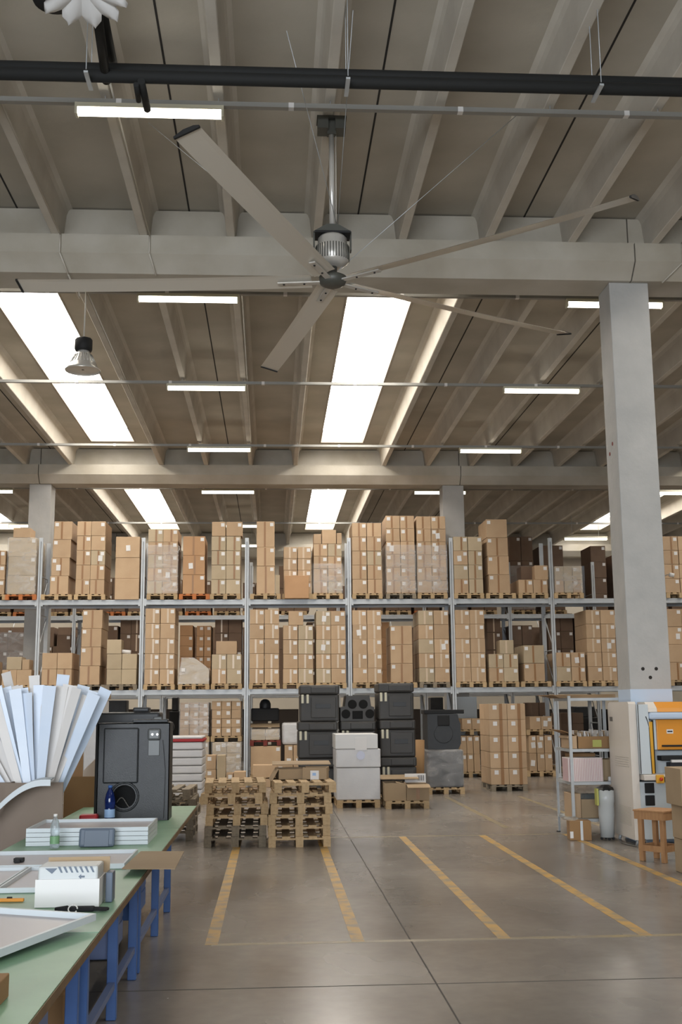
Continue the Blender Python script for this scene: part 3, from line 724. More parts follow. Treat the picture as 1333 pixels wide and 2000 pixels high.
# ------------------------------------------------------------------ ground level under and before the rack
GF = 'cartons standing on the floor under the rack'
def gload(x0, x1, yt, yb, cols, rows, m, Y, desc, pal='pallet', zb=0, **kw):
    return stack(x0, x1, yt, cols, rows, m, zb+.002, Y, desc, GF, py=yb, pal=pal, **kw)
Yg = 29.7
z1 = W(440, 1447, Yg).z
gload(351, 407, 1449, 1515, 3, 2, pale, Yg, 'lower load behind the red-topped bundle', wrap=1, tape=None)
gload(414, 471, 1449, 1515, 2, 3, pale, Yg, 'lower load left of the third upright', wrap=1, tape=None, extra=((2, 0),))
zl = W(440, 1449, Yg).z+.004
gload(351, 407, 1372, 1440, 3, 4, tan, Yg, 'upper load of narrow cartons by the black case', zb=zl, wrap=1, tape=None, extra=((2, 1),))
gload(413, 471, 1369, 1440, 3, 4, tan, Yg, 'upper load of narrow cartons beside the third upright', zb=zl, tape=None, extra=((3, 0), (1, 1), (1, 2)))
gload(489, 549, 1457, 1515, 1, 1, tan, Yg, 'big carton right of the third upright at floor level', labs=1, tape=None)
zl2 = W(520, 1457, Yg).z+.004
gload(491, 546, 1424, 1452, 2, 1, pale, Yg, 'low cartons on the dark red pallet', pal='pallet_red', zb=zl2, wrap=1, labs=None, tape=None)
gload(556, 590, 1455, 1515, 2, 1, tan, Yg, 'pair of cartons left of the black crates', tape=None, extra=((0, 0), (0, 1)))
zl3 = W(570, 1455, Yg).z+.004
t = T('wrapped_load', 'grey film-wrapped block on cartons just left of the black crates', 'wrapped load', (W(574, 1430, Yg).x, Yg+.4, zl3))
MB().bbox(-.3, .3, -.35, .35, 0, .56, .06).build('load_core', 'wrap_white', t)
MB().bbox(-.31, .31, -.36, .36, .03, .57, .06).build('film_cover', 'film', t)
# lid flap on the red pallet load
p0 = W(518, 1422, Yg)
b = MB(); b.box(-.38, .38, -.3, .3, 0, .012, Matrix.Rotation(R(8), 4, 'X')); tag(b.build('cardboard_sheet', 'cardboard', None, (p0.x, Yg+.3, p0.z+.06)), 'open cardboard lid on the load with the dark red pallet', 'cardboard')
# black rubbish above with dome
p0 = W(518, 1400, Yg+.3)
t = T('machine_part', 'black machine part with a round dome lying on the rack load right of third upright', 'machine part', (p0.x, Yg+.75, zl2+.62))
MB().bbox(-.37, .37, -.3, .3, 0, .34, .03).build('body', 'black_matte', t)
MB().lathe([(.15, 0), (.15, .12), (.11, .2), (.05, .235), (0, .24)], (0, 0, .34), 20).build('dome', 'black_plastic', t)
# loose cartons in front at floor level
for i, (x0, x1, yt, yb, m, lab, l) in enumerate([(403, 422, 1475, 1503, tan, -1, 'upper of two small cartons left of the narrow twin carton'), (403, 422, 1503, 1530, tan, -1, 'lower of two small cartons left of the narrow twin carton'),
      (424, 441, 1475, 1530, pale, None, 'narrow upright carton behind the left pallet pile'), (442, 456, 1510, 1530, tan, 1, 'small labelled carton behind the left pallet pile'), (457, 480, 1507, 1530, tan, None, 'low carton at the foot of the third upright'),
      (494, 541, 1494, 1519, tan, None, 'wide low carton between the two pallet piles'), (542, 564, 1494, 1519, tan, -1, 'labelled low carton right of the wide one between the pallet piles')]):
    loose(x0, x1, yt, yb, m, l, Y=27.2, d=.45, lab=lab, group='loose cartons on the floor before the rack', zb=(0.0 if yb > 1525 or True else None) if i not in (0, 5, 6) else (W(400, 1503, 27.2).z if i == 0 else W(500, 1519, 27.2).z))
for (x0, x1) in ((494, 517), (519, 545)):
    loose(x0, x1, 1521, 1545, tan, 'carton of the bottom pair between the pallet piles, %s one' % ('left' if x0 < 500 else 'right'), Y=27.2, d=.45, group='loose cartons on the floor before the rack', zb=0)
# right side floor loads
gload(901, 940, 1437, 1513, 3, 2, tan, 29.9, 'floor load between the black wrapped pallet and the carton tower', tape=None, extra=((1, 0), (1, 1)))
gload(903, 942, 1403, 1428, 2, 1, tan, 29.9, 'cartons on the second pallet left of the carton tower', zb=W(920, 1436, 29.9).z+.004, tape=None)
gload(1036, 1082, 1436, 1513, 3, 2, tan, 29.9, 'floor load right of the carton tower', tape=None, extra=((1, 0), (1, 1), (0, 0)))
gload(1036, 1080, 1399, 1427, 2, 1, tan, 29.9, 'cartons on the second pallet right of the carton tower', zb=W(1050, 1436, 29.9).z+.004, tape=None, extra=((0, 1),))
gload(1040, 1068, 1372, 1398, 2, 1, drk, 34.0, 'shaded load far behind the carton tower', pal=None, zb=W(1050, 1398, 34).z, labs=None, tape=None)
gload(1100, 1145, 1392, 1500, 2, 5, drk, 31.8, 'shaded load behind the metal shelving', labs=None)
# grey panel left of tower
p0 = W(912, 1400, 31); tag(MB().bbox(-.3, .3, 0, .06, 0, 2.1, .01).build('grey_board', 'machine_blue', None, (p0.x-.05, 30.75, 0.001)), 'upright pale grey board behind the black wrapped pallet', 'board')
# dark backdrop objects at floor level of second rack (machines)
for i, (x0, x1, yt, lab) in enumerate(((195, 262, 1368, 'dark machine standing far back left behind the black case'), (835, 880, 1362, 'dark machinery far back behind the black wrapped pallet'), (1110, 1185, 1380, 'dark machinery far back behind the metal shelving'), (330, 352, 1362, 'dark cabinet far back beside the narrow cartons'))):
    a, b = W(x0, 1400, 37).x, W(x1, 1400, 37).x
    t = T('dark_machine', lab, 'machine', ((a+b)/2, 37.5, 0), 0, 'dark machines behind the racks')
    h = W(x0, yt, 37).z; hw = (b-a)/2
    MB().bbox(-hw, hw, -.4, .4, .1, h*.8, .03).build('body', 'black_matte', t)
    MB().bbox(-hw*.6, hw*.5, -.3, .3, h*.8, h, .03).build('head', 'black_plastic', t)
    b = MB()
    for sx in (-1, 1): b.box(sx*hw*.8-.05, sx*hw*.8+.05, -.35, .35, 0, .1)
    b.build('foot', 'black_matte', t)

# strapped carton tower
Yc = 25.0
zt, xa, xb = W(1000, 1374, Yc).z, W(957, 1540, Yc).x, W(1035, 1540, Yc).x
mid = (xa+xb)/2
pallet(mid, Yc+.6, 0, 'pallet_grey', 0, 'pallet under the tall taped carton tower at right', 'pallets standing on the floor')
hh = (zt-PD)/5; wc = .41
for i in range(5):
    for j in range(2):
        x0 = mid-.41+j*.41
        o = carton(x0, x0+wc, Yc, .595, PD+.002+i*hh, PD+(i+1)*hh, tan, '%s tier %s front carton of the tower with long brown tape strips' % (tier(i, 5), ('left', 'right')[j]), 'cartons of the taped tower', lab=-.55, now=True)
        O('packing_tape', cached(('tt',), lambda: MB().box(-.035, .035, -.002, .002, 0, hh-.004).mesh('packing_tape', 'tape')), o, (.06, -.3, 0))
    for j in range(1):
        o = carton(mid-.41, mid+.41, Yc+.602, .55, PD+.002+i*hh, PD+(i+1)*hh, tan, '%s tier rear carton of the tower with long brown tape strips' % tier(i, 5), 'rear cartons of the taped tower', now=True)

# ------------------------------------------------------------------ black crates
def crate(x, y, z, wd, d, h, label):
    t = T('plastic_crate', label, 'crate', (x, y, z), 0, 'stacked black roto-moulded cases')
    MB().bbox(-wd/2, wd/2, 0, d, 0.001, h*.74, .03).build('body', 'crate_plastic', t)
    MB().bbox(-wd/2-.008, wd/2+.008, -.012, d+.01, h*.745, h-.003, .03).build('lid', 'crate_plastic', t)
    MB().bbox(-wd*.22, wd*.42, -.03, .01, h*.1, h*.66, .012).build('front_panel', 'crate_plastic', t)
    MB().bbox(-wd*.22, wd*.42, -.035, .01, h*.78, h*.95, .012).build('lid_panel', 'crate_plastic', t)
    MB().bbox(-wd*.10, wd*.28, -.036, -.028, h*.36, h*.48, .003).build('badge', 'black_plastic', t)
    for sx in (-.43, -.3): MB().bbox(wd*sx-.028, wd*sx+.02, -.04, 0, h*.5, h*.74, .006).build('latch', 'fixture', t)
    return t
Yk = 22.6
hz = .715
bx = (W(586, 1450, Yk).x+W(660, 1450, Yk).x)/2
pallet(bx, Yk+.6, 0, 'pallet', 0, 'pallet under the left stack of black cases', 'pallets standing on the floor')
for i in range(3): crate(bx+(0, -.02, .02)[i], Yk, PD+.002+i*hz, .78, .95, hz, '%s black plastic case in the left stack, behind the pallet piles' % ('bottom', 'middle', 'top')[i])
bx = (W(665, 1450, Yk).x+W(738, 1450, Yk).x)/2
pallet(bx, Yk+.75, 0, 'pallet', 0, 'pallet under the middle stack of black cases', 'pallets standing on the floor')
for i in range(2): crate(bx, Yk+.15, PD+.002+i*hz, .70, .9, hz, '%s black plastic case in the middle stack, behind the white bundle' % ('bottom', 'upper')[i])
t = T('plastic_tube_rack', 'black block with four round holes on top of the middle black stack', 'rack', (bx-.01, Yk+.2, PD+.004+2*hz))
body = MB().prism([(-.34, 0), (.34, 0), (.34, .27), (.28, .29), (.25, .5), (-.22, .5), (-.25, .29), (-.34, .27)], 0, .8).build('block', 'crate_plastic', t)
for (hx, hzz) in ((-.23, .14), (.25, .14), (-.1, .33), (.12, .33)):
    MB().lathe([(.075, 0), (.09, .004), (.09, -.03), (.075, -.03)], n=20).lathe([(0, .002), (.078, .002)], n=20).build('tube_hole', 'hole_shade', t, (hx, -.004, hzz)).rotation_euler.x = R(90)  # black disc painted in for the shade inside each hole
MB().bbox(-.1, .11, -.012, .01, .04, .2, .01).build('recess_shade', 'hole_shade', t)  # black block, the shade of a recess put into its colour
bx = (W(744, 1450, Yk).x+W(808, 1450, Yk).x)/2
pallet(bx, Yk+.6, 0, 'pallet', 0, 'pallet under the right stack of black cases', 'pallets standing on the floor')
for i in range(3): crate(bx+(.03, .02, 0)[i], Yk, PD+.002+i*(hz+.01), .70, .95, hz+.01, '%s black plastic case in the right stack, behind the open cartons' % ('bottom', 'middle', 'top')[i])

# white bundle on pallet
Yw = 21.42; xa, xb = W(657, 1576, Yw).x, W(746, 1576, Yw).x; cx = (xa+xb)/2
pallet(cx, Yw+.6, 0, 'pallet', 0, 'pallet under the white boxed bundle in the middle', 'pallets standing on the floor')
t = T('wrapped_load', 'white film-wrapped block of boards with white lid, centre of the floor', 'wrapped load', (cx, Yw+.02, PD+.002))
zz = W(700, 1463, Yw).z-PD; zl = W(700, 1434, Yw).z-PD
MB().bbox(-.41, .41, 0, 1.1, 0, zz*.63, .02).build('board_block', 'wrap_white', t)
MB().bbox(-.42, .42, -.01, 1.1, zz*.635, zz, .02).build('board_block', 'wrap_white', t)
MB().bbox(-.43, .37, -.02, 1.1, zz+.002, zl, .01).build('lid', 'white_plastic', t)
MB().box(-.06, .16, -.026, -.022, zz-.02, zl-.06).build('delivery_note', 'paper', t)
MB().cyl((.045, -.0255, zz-.12), (.045, -.0105, zz-.12), .08, n=20).build('round_sticker', 'sticker', t)

# open cartons on a pallet
Yo = 21.1; xa, xb = W(752, 1580, Yo).x, W(842, 1580, Yo).x; cx = (xa+xb)/2
pallet(cx, Yo+.6, 0, 'pallet', 0, 'pallet under the open cartons right of the white bundle', 'pallets standing on the floor')
def open_box(name, label, x, y, z, wd, d, h, rz=0, m='cardboard', flaps=((0, 25), (1, -20), (2, 30), (3, 30)), group=None, th=.008):
    t = T(name, label, 'box', (x, y, z), rz, group)
    b = MB(); b.box(-wd/2, wd/2, -d/2, d/2, .001, th); b.box(-wd/2, wd/2, -d/2, -d/2+th, th, h); b.box(-wd/2, wd/2, d/2-th, d/2, th, h); b.box(-wd/2, -wd/2+th, -d/2+th, d/2-th, th, h); b.box(wd/2-th, wd/2, -d/2+th, d/2-th, th, h)
    b.build('box_body', m, t)
    for s, ang in flaps:
        b = MB(); fl_ = (d if s < 2 else wd)*.45
        if s == 0: o = b.box(-wd/2, wd/2, -fl_, 0, 0, th).build('flap', m, t, (0, -d/2, h)); o.rotation_euler.x = R(ang)
        if s == 1: o = b.box(-wd/2, wd/2, 0, fl_, 0, th).build('flap', m, t, (0, d/2, h)); o.rotation_euler.x = R(-ang)
        if s == 2: o = b.box(-fl_, 0, -d/2, d/2, 0, th).build('flap', m, t, (-wd/2, 0, h)); o.rotation_euler.y = R(ang)
        if s == 3: o = b.box(0, fl_, -d/2, d/2, 0, th).build('flap', m, t, (wd/2, 0, h)); o.rotation_euler.y = R(-ang)
    return t
h1 = W(820, 1533, Yo).z-PD
ob = open_box('open_carton', 'open brown carton with spread flaps and a barcode, on the pallet right of centre', cx+.2, Yo+.3, PD+.002, .42, .5, h1, 0, 'cardboard', ((0, 12), (1, 50), (2, 12)))
MB().box(-.03, .03, -.252, -.2495, .02, h1-.02).build('packing_tape', 'tape', ob)
f = MB().box(-.2, .2, 0, .012, 0, .17).build('rear_flap', 'paper', ob, (.02, .26, h1)); plabel(f, 'white flap with black bars')
b = MB()
for i in range(6): b.box(.04+i*.022, .04+i*.022+(.012 if i % 2 else .006), -.004, -.001, .04, .14)
b.build('barcode', 'ink_dark', f)
ob = open_box('open_carton', 'brown carton standing open beside the barcode carton, under a flat sheet', cx-.22, Yo+.32, PD+.002, .40, .55, h1*1.12, 0, 'cardboard', ((1, 60),))
tag(MB().box(-.36, .36, -.3, .3, 0, .012).build('cardboard_sheet', 'cardboard', None, (cx-.1, Yo+.62, PD+h1*1.12+.07)), 'flat cardboard sheet lying over the open carton by the white bundle', 'cardboard').rotation_euler.x = R(4)

# black wrapped pallet with shaped tank on it
Yb = 24.4; xa, xb = W(838, 1550, Yb).x, W(907, 1550, Yb).x; cx = (xa+xb)/2
pallet(cx, Yb+.6, 0, 'pallet', 0, 'pallet under the black film-wrapped load', 'pallets standing on the floor')
t = T('wrapped_load', 'dark grey load shrouded in shiny film, right of the open cartons', 'wrapped load', (cx, Yb, PD+.002))
hz1 = W(870, 1466, Yb).z-PD
MB().bbox(-.38, .38, 0, 1.1, 0, hz1, .03).build('load_core', 'grey_plastic' if False else 'black_plastic', t)
MB().bbox(-.40, .395, -.015, 1.12, .0, hz1+.02, .04).build('film_cover', 'film', t)
hz2 = W(870, 1394, Yb).z-PD
t = T('black_tank', 'black moulded tank with neck standing on the film-wrapped dark load', 'tank', (cx, Yb+.1, PD+hz1+.025))
H = hz2-hz1-.03
MB().prism([(-.36, 0), (.30, 0), (.36, .12), (.36, H*.72), (.33, H*.8), (.30, H), (-.36, H)], 0, .8).build('body', 'black_plastic', t)
MB().bbox(-.14, .12, -.03, .01, H*.66, H*.97, .02).build('neck_panel', 'black_matte', t)
MB().lathe([(.19, 0), (.21, .01), (.21, -.02), (.19, -.02)], n=28).build('round_rib', 'black_plastic', t, (-.02, -.002, H*.45)).rotation_euler.x = R(90)
tag(MB().bbox(-.44, .44, 0, .5, 0, .085, .01).build('black_beam', 'black_matte', None, (cx+.02, Yb+.2, PD+hz1+.025+H+.003)), 'black flat board lying across the top of the black tank', 'board')
# brown roll
p0 = W(822, 1500, 24.0)
tag(MB().cyl((-.02, 0, 0), (.03, .1, 1.15), .10, n=18).build('film_roll', 'cardboard_brown', None, (p0.x-.02, 24.0, W(822, 1513, 24.0).z-.1 if False else .0)), 'brown upright roll between the black cases and the film-wrapped load', 'roll')

# bundle with red band
Yr = 22.6; xa, xb = W(318, 1565, Yr).x, W(395, 1565, Yr).x; cx = (xa+xb)/2
pallet(cx, Yr+.6, 0, 'pallet', 0, 'pallet under the white bundle with the red band', 'pallets standing on the floor')
t = T('wrapped_load', 'white film-wrapped stack with a red band on top, right of the black case', 'wrapped load', (cx, Yr, PD+.002))
z0 = W(350, 1449, Yr).z-PD; n = 7; hh2 = z0/n
for i in range(n):
    MB().bbox(-.39, .38, 0, 1.0, i*hh2, (i+1)*hh2-.008, .025).build('wrapped_layer', 'wrap_white', t)
MB().bbox(-.395, .40, -.01, 1.01, z0-.002, z0+.05, .012).build('red_band', 'red', t)
MB().bbox(-.38, .38, 0, 1.0, z0+.052, z0+.10, .02).build('top_film', 'wrap_white', t)
# tall white wrapped thing left
Yl = 20.5; xa, xb = W(128, 1500, Yl).x, W(196, 1500, Yl).x
t = T('wrapped_load', 'tall pale film-wrapped load with a cardboard cap, left of the black case', 'wrapped load', ((xa+xb)/2, Yl, 0.001))
zt = W(160, 1366, Yl).z
MB().bbox(-(xb-xa)/2, (xb-xa)/2, 0, .9, 0, zt, .04).build('load_core', 'wrap_white', t)
MB().bbox(-.02, (xb-xa)/2+.03, -.02, .9, zt+.002, zt+.11, .01).build('cap', 'cardboard', t)
MB().cyl((-.01, -.01, .4), (-.01, -.01, zt), .02, n=8).build('film_fold', 'wrap_white', t)

# ------------------------------------------------------------------ piles of pallets
def pile(cx, y, n, mats, desc, w0=.86, offs=None):
    z = 0
    for i in range(n):
        dx, dy, rz, fl_ = offs[i] if offs else (0, 0, 0, False)
        m = mats[i % len(mats)]
        o = pallet(cx+dx, y+.6+dy, z+.0005*i, m, rz, '%s pallet of the %s' % (tier(i, n) if i not in (0, n-1) else ('lowest', 'topmost')[i > 0], desc), 'empty pallets in piles')
        z += .1415
    return z
offs = [(0, 0, 0, 0), (0, .02, R(.5), 0), (.03, 0, R(-1), 0), (.02, .03, R(1), 0), (-.03, -.02, R(-2), 0), (-.02, .05, R(2), 0)]
offs2 = [(0, 0, 0, 0), (-.01, .02, R(.6), 0), (0, .01, R(-.5), 0), (.02, .03, R(1), 0), (.03, .06, R(-1.5), 0), (.05, .0, R(3), 0)]
PAL2 = {k: pallet_mesh(k, .84, 1.15, 'pallet_b') for k in ('pallet', 'pallet_grey')}
PAL.update({'pallet_w': PAL2['pallet'], 'pallet_gw': PAL2['pallet_grey']})
pile(-.50, 15.7, 6, ['pallet_gw', 'pallet_gw', 'pallet_w', 'pallet_w', 'pallet_w', 'pallet_w'], 'left empty pile in the yellow bay', offs=offs)
zb_ = pile(.37, 15.6, 6, ['pallet_w'], 'right empty pile in the yellow bay', offs=offs2)
pile(-1.55, 16.6, 5, ['pallet_gw'], 'dark low pile beyond the workbench end', offs=offs)
# things on the right pile
ob = open_box('open_carton', 'crushed open carton on the right empty pallet pile', .28, 16.5, zb_+.003, .42, .45, .14, .1, 'cardboard', ((2, -60), (1, 50)))
ob = open_box('open_carton', 'small carton with a blue-printed label on the right pallet pile', .62, 16.35, zb_+.003, .34, .3, .16, -.15, 'cardboard', ((1, 30),))
b = MB(); b.box(-.06, .06, -.156, -.151, -.02, .12); o = b.build('shipping_label', 'paper', ob); MB().box(-.03, .02, -.158, -.1561, .05, .09).build('label_print', 'label_blue', o)
tag(MB().box(-.42, .42, -.3, .3, 0, .012).build('cardboard_sheet', 'cardboard', None, (.42, 16.75, zb_+.2)), 'flat cardboard sheet over the cartons on the right pallet pile', 'cardboard').rotation_euler.x = R(2)

# ------------------------------------------------------------------ workbenches
TZ = .74
def bench(y0, y1, label, legs, drawer=None):
    t = T('workbench', label, 'workbench', (-1.52, (y0+y1)/2, 0), 0, 'row of blue workbenches')
    h = (y1-y0)/2; c = (y0+y1)/2
    MB().box(-.645, .645, -h, h, TZ-.004, TZ).build('green_mat', 'table_green', t)
    b = MB(); b.box(-.65, .65, -h, h, TZ-.045, TZ-.0045); b.build('table_top', 'table_edge', t)
    for y in legs:
        for x in ((.52, -.58) if y < 11 else (.0, -.58)):
            MB().bbox(x, x+.06, y-c-.03, y-c+.03, 0.001, TZ-.12, .004).build('leg', 'blue_paint', t)
    ls = sorted(legs)
    for x in (.53, -.57) if y1 < 12 else (.01, -.57):
        MB().box(x, x+.04, ls[0]-c+.03, ls[-1]-c-.03, .18, .22).build('stretcher', 'blue_grey', t)
    b = MB()
    ex = .58 if y1 < 12 else .05
    b.box(ex-.055, ex, -h+.05, h-.05, TZ-.119, TZ-.047); b.box(-.6, -.55, -h+.05, h-.05, TZ-.119, TZ-.047)
    for y in (-h+.05, h-.1): b.box(-.549, ex-.056, y, y+.05, TZ-.119, TZ-.047)
    b.build('apron', 'blue_paint', t)
    if drawer:
        d0, d1, m, dz = drawer
        q = MB().bbox(-.1, .50, d0-c, d1-c, TZ-.12-dz, TZ-.121, .006).build('drawer_unit', m, t)
        for k in range(2): MB().box(.501, .507, d0-c+.03, d1-c-.03, TZ-.14-dz*(k+.9)/2, TZ-.15-dz*k/2).build('drawer', m, q)
for args in ((3.4, 6.0, 'nearest blue workbench with green top, cut by the lower left picture corner', (3.6, 5.85), (4.4, 5.5, 'blue_grey', .36)),
             (6.02, 8.38, 'second nearest workbench with green top, under the white box', (6.15, 7.28, 8.3), (7.4, 8.1, 'blue_grey', .3)),
             (8.4, 10.98, 'third workbench with green top, under the stacked white trays', (8.5, 9.81, 10.92), (8.7, 9.5, 'blue_paint', .3)),
             (11.0, 13.45, 'farthest workbench with green top, carrying the black moulded case', (11.4, 13.2), None)): bench(*args)
# stored dark crate and cardboard below
tag(MB().bbox(-.25, .25, -.35, .35, 0.001, .36, .01).build('storage_box', 'cardboard_brown', None, (-1.35, 6.75, 0)), 'brown box standing on the floor under the nearest benches', 'box')
tag(MB().bbox(-.2, .2, -.3, .3, 0.001, .3, .01).build('storage_box', 'black_plastic', None, (-1.4, 9.2, 0)), 'dark box on the floor under the third bench', 'box')

def tray(x0, x1, y0, y1, z, h, label, group=None, rot=None, sides=.035):
    cx, cy = (x0+x1)/2, (y0+y1)/2; t = T('metal_tray', label, 'tray', (cx, cy, z), 0, group)
    a, b_ = (x1-x0)/2, (y1-y0)/2
    MB().box(-a+.004, a-.004, -b_+.004, b_-.004, .001, .006).build('tray_floor', 'tray_floor', t)
    b = MB(); s = sides*.4
    b.box(-a, a, -b_, -b_+s, .0005, h); b.box(-a, a, b_-s, b_, .0005, h); b.box(-a, -a+s, -b_+s, b_-s, .0005, h); b.box(a-s, a, -b_+s, b_-s, .0005, h)
    b.build('rim', 'tray', t)
    if rot: t.rotation_euler = rot
    return t
for i in range(4):
    tray(-2.03, -1.03, 9.72, 10.5, TZ+.002+i*.036, .033, '%s white tray of the stack under the clear bottle' % ('lowest', 'second lowest', 'second highest', 'topmost')[i], 'stacked white trays')
# grey pad leaning on the tray stack
p0 = W(185, 1652, 9.5)
t = T('grey_pad', 'dark grey plastic cushion leaning against the tray stack', 'pad', (p0.x, 9.60, TZ+.002)); t.rotation_euler.x = R(-12)
MB().bbox(-.145, .145, -.02, .02, 0, .15, .018).build('pad_body', 'grey_plastic', t)
MB().bbox(-.10, .10, -.026, -.018, .0, .13, .004).build('raised_panel', 'grey_plastic', t)
tray(-2.17, -1.04, 8.30, 9.12, TZ+.002, .035, 'shallow white tray with a black part in it, behind the white box')
t = T('small_black_part', 'small black plastic part lying in the shallow tray at left', 'part', (G(37, 1686, TZ).x, G(37, 1686, TZ).y, TZ+.009))
MB().bbox(-.035, .035, -.03, .03, 0, .03, .004).build('block', 'black_matte', t); MB().bbox(-.02, .02, -.06, -.032, 0, .02, .003).build('foot', 'black_matte', t)
tray(-2.17, -1.70, 7.25, 8.26, TZ+.002, .03, 'shallow white tray at the left edge nearest the orange cutter')
tray(-1.69, -1.28, 7.3, 8.26, TZ+.002, .03, 'shallow white tray partly hidden behind the white box')
# cardboard sheet overhanging the bench
g = [G(238, 1698, TZ+.045), G(342, 1698, TZ+.045), G(360, 1664, TZ+.045), G(275, 1664, TZ+.045)]
b = MB(); b.add([tuple(p) for p in g]+[(p.x, p.y, p.z+.006) for p in g], [(3, 2, 1, 0), (4, 5, 6, 7), (0, 1, 5, 4), (1, 2, 6, 5), (2, 3, 7, 6), (3, 0, 4, 7)])
tag(b.build('cardboard_sheet', 'cardboard'), 'flat cardboard piece overhanging the aisle side of the bench', 'cardboard')
# white box with padded envelope
Yx = 6.75; xa, xb = W(67, 1775, Yx).x, W(193, 1775, Yx).x; cx = (xa+xb)/2; hb = W(130, 1718, Yx).z-TZ
ob = open_box('white_box', 'white cardboard box with open flap and printed padding on top, on the bench', cx, Yx+.13, TZ+.002, xb-xa, .26, hb, 0, 'white_plastic', ())
f = MB().box(-(xb-xa)/2, (xb-xa)/2, .005, .012, 0, .09).build('rear_flap', 'cardboard', ob, (.02, .125, hb)); f.rotation_euler.x = R(-6)
pk = MB().bbox(-.17, .17, -.12, .11, hb-.03, hb+.07, .012).build('padded_wrap', 'label_green' if False else 'bin', ob); 
b = MB()
for i in range(7): b.prism([(-.04+i*.03, hb+.035), (-.03+i*.03, hb+.035), (-.045+i*.03, hb+.068), (-.058+i*.03, hb+.068)], -.1235, -.1205)
b.prism([(.06, hb+.012), (.075, hb+.026), (.075, hb+.017), (.095, hb+.017), (.095, hb+.007), (.075, hb+.007), (.075, hb-.002)], -.1235, -.1205)
b.prism([(-.13, hb+.06), (-.06, hb+.06), (-.09, hb+.03)], -.1235, -.1205)
b.build('printed_mark', 'grey_plastic', pk)
t = tag(MB().bbox(-.02, .02, -.06, .06, 0.002, .17, .006).build('dark_binder', 'grey_plastic', None, (xb+.035, Yx+.2, TZ)), 'dark grey upright holder right behind the white box', 'holder')
# black glove with white ring
p0 = G(155, 1782, TZ)
t = T('work_glove', 'black glove lying in front of the white box', 'glove', (p0.x, 6.62, TZ+.002))
b = MB().bbox(-.08, .08, -.03, .03, 0, .025, .01)
for i in range(4): b.cyl((.07, -.02+i*.014, .012), (.15+.01*math.sin(i), -.028+i*.017, .01), .008, .006, n=8)
b.cyl((-.07, 0, .012), (-.14, .02, .008), .02, .012, n=8); b.build('glove_body', 'cloth_black', t)
b = MB(); b.tube([(-.03+.025*math.cos(a), -.045+.012*math.sin(a), .02+.02*math.sin(a)) for a in [i*math.pi/6 for i in range(12)]], .004, 6)
tag(b.build('key_ring', 'paper', None, (p0.x, 6.60, TZ+.005)), 'white wire ring on the black glove', 'ring')
# cutter
p0 = G(20, 1762, TZ)
t = T('cutter_knife', 'orange cutter knife lying at the left edge of the bench', 'knife', (p0.x, p0.y, TZ+.002), R(-2))
MB().bbox(-.1, .08, -.012, .012, 0, .02, .005).build('handle', 'orange', t); MB().bbox(-.02, .01, -.006, .006, .018, .028, .002).build('slider', 'black_matte', t)
# large tilted tray near
t = tray(-1.15, 0, -.95, 0, 0, .035, 'large white panel tray lying skewed on the nearest bench, lower left corner', None, None, .05)
for ch in t.children: ch.location = (-.575, -.475, 0)
t.location = (-.90, 6.08, TZ+.045); t.rotation_euler = (R(1.2), R(.5), R(-22))
tag(MB().bbox(-.03, .03, -.05, .05, 0.001, .04, .004).build('wood_block', 'wood', None, (-1.35, 5.65, TZ)), 'wooden block propping the tilted tray', 'block')
tag(MB().bbox(-.03, .03, -.1, .1, 0.001, .09, .004).build('cardboard_block', 'cardboard_brown', None, (G(0, 1960, TZ).x-.02, G(0, 1960, TZ).y, TZ)), 'brown block cut by the left edge at the bottom', 'block')
# bottles
def bottle(x, y, z, h, r, m, cap, lab, label):
    t = T('water_bottle', label, 'bottle', (x, y, z))
    MB().lathe([(0, 0), (r*.85, .003), (r, h*.06), (r, h*.34), (r*.9, h*.4), (r, h*.46), (r, h*.62), (r*.75, h*.78), (r*.35, h*.9), (r*.33, h*.95), (0, h*.95)], n=20).build('bottle_body', m, t)
    MB().lathe([(0, h*.93), (r*.42, h*.93), (r*.42, h), (0, h)], n=14).build('cap', cap, t)
    MB().lathe([(r*1.02, h*.14), (r*1.02, h*.36)], n=20).build('bottle_label', lab, t)
    return t
p0 = W(214, 1600, 11.62); bottle(p0.x, 11.62, TZ+.002, .36, .052, 'bottle_blue', 'blue_paint', 'label_blue', 'blue plastic water bottle standing before the black case')
bottle(W(107, 1640, 9.55).x, 9.55, TZ+.002, .27, .038, 'bottle_clear', 'paper', 'label_green', 'clear plastic water bottle standing before the white tray stack')
p0 = G(186, 1600, TZ); t = T('tape_dispenser', 'red flat tool case left of the blue bottle', 'case', (p0.x, 11.6, TZ+.002)); MB().bbox(-.09, .09, -.06, .06, 0, .085, .02).build('case_body', 'red', t)
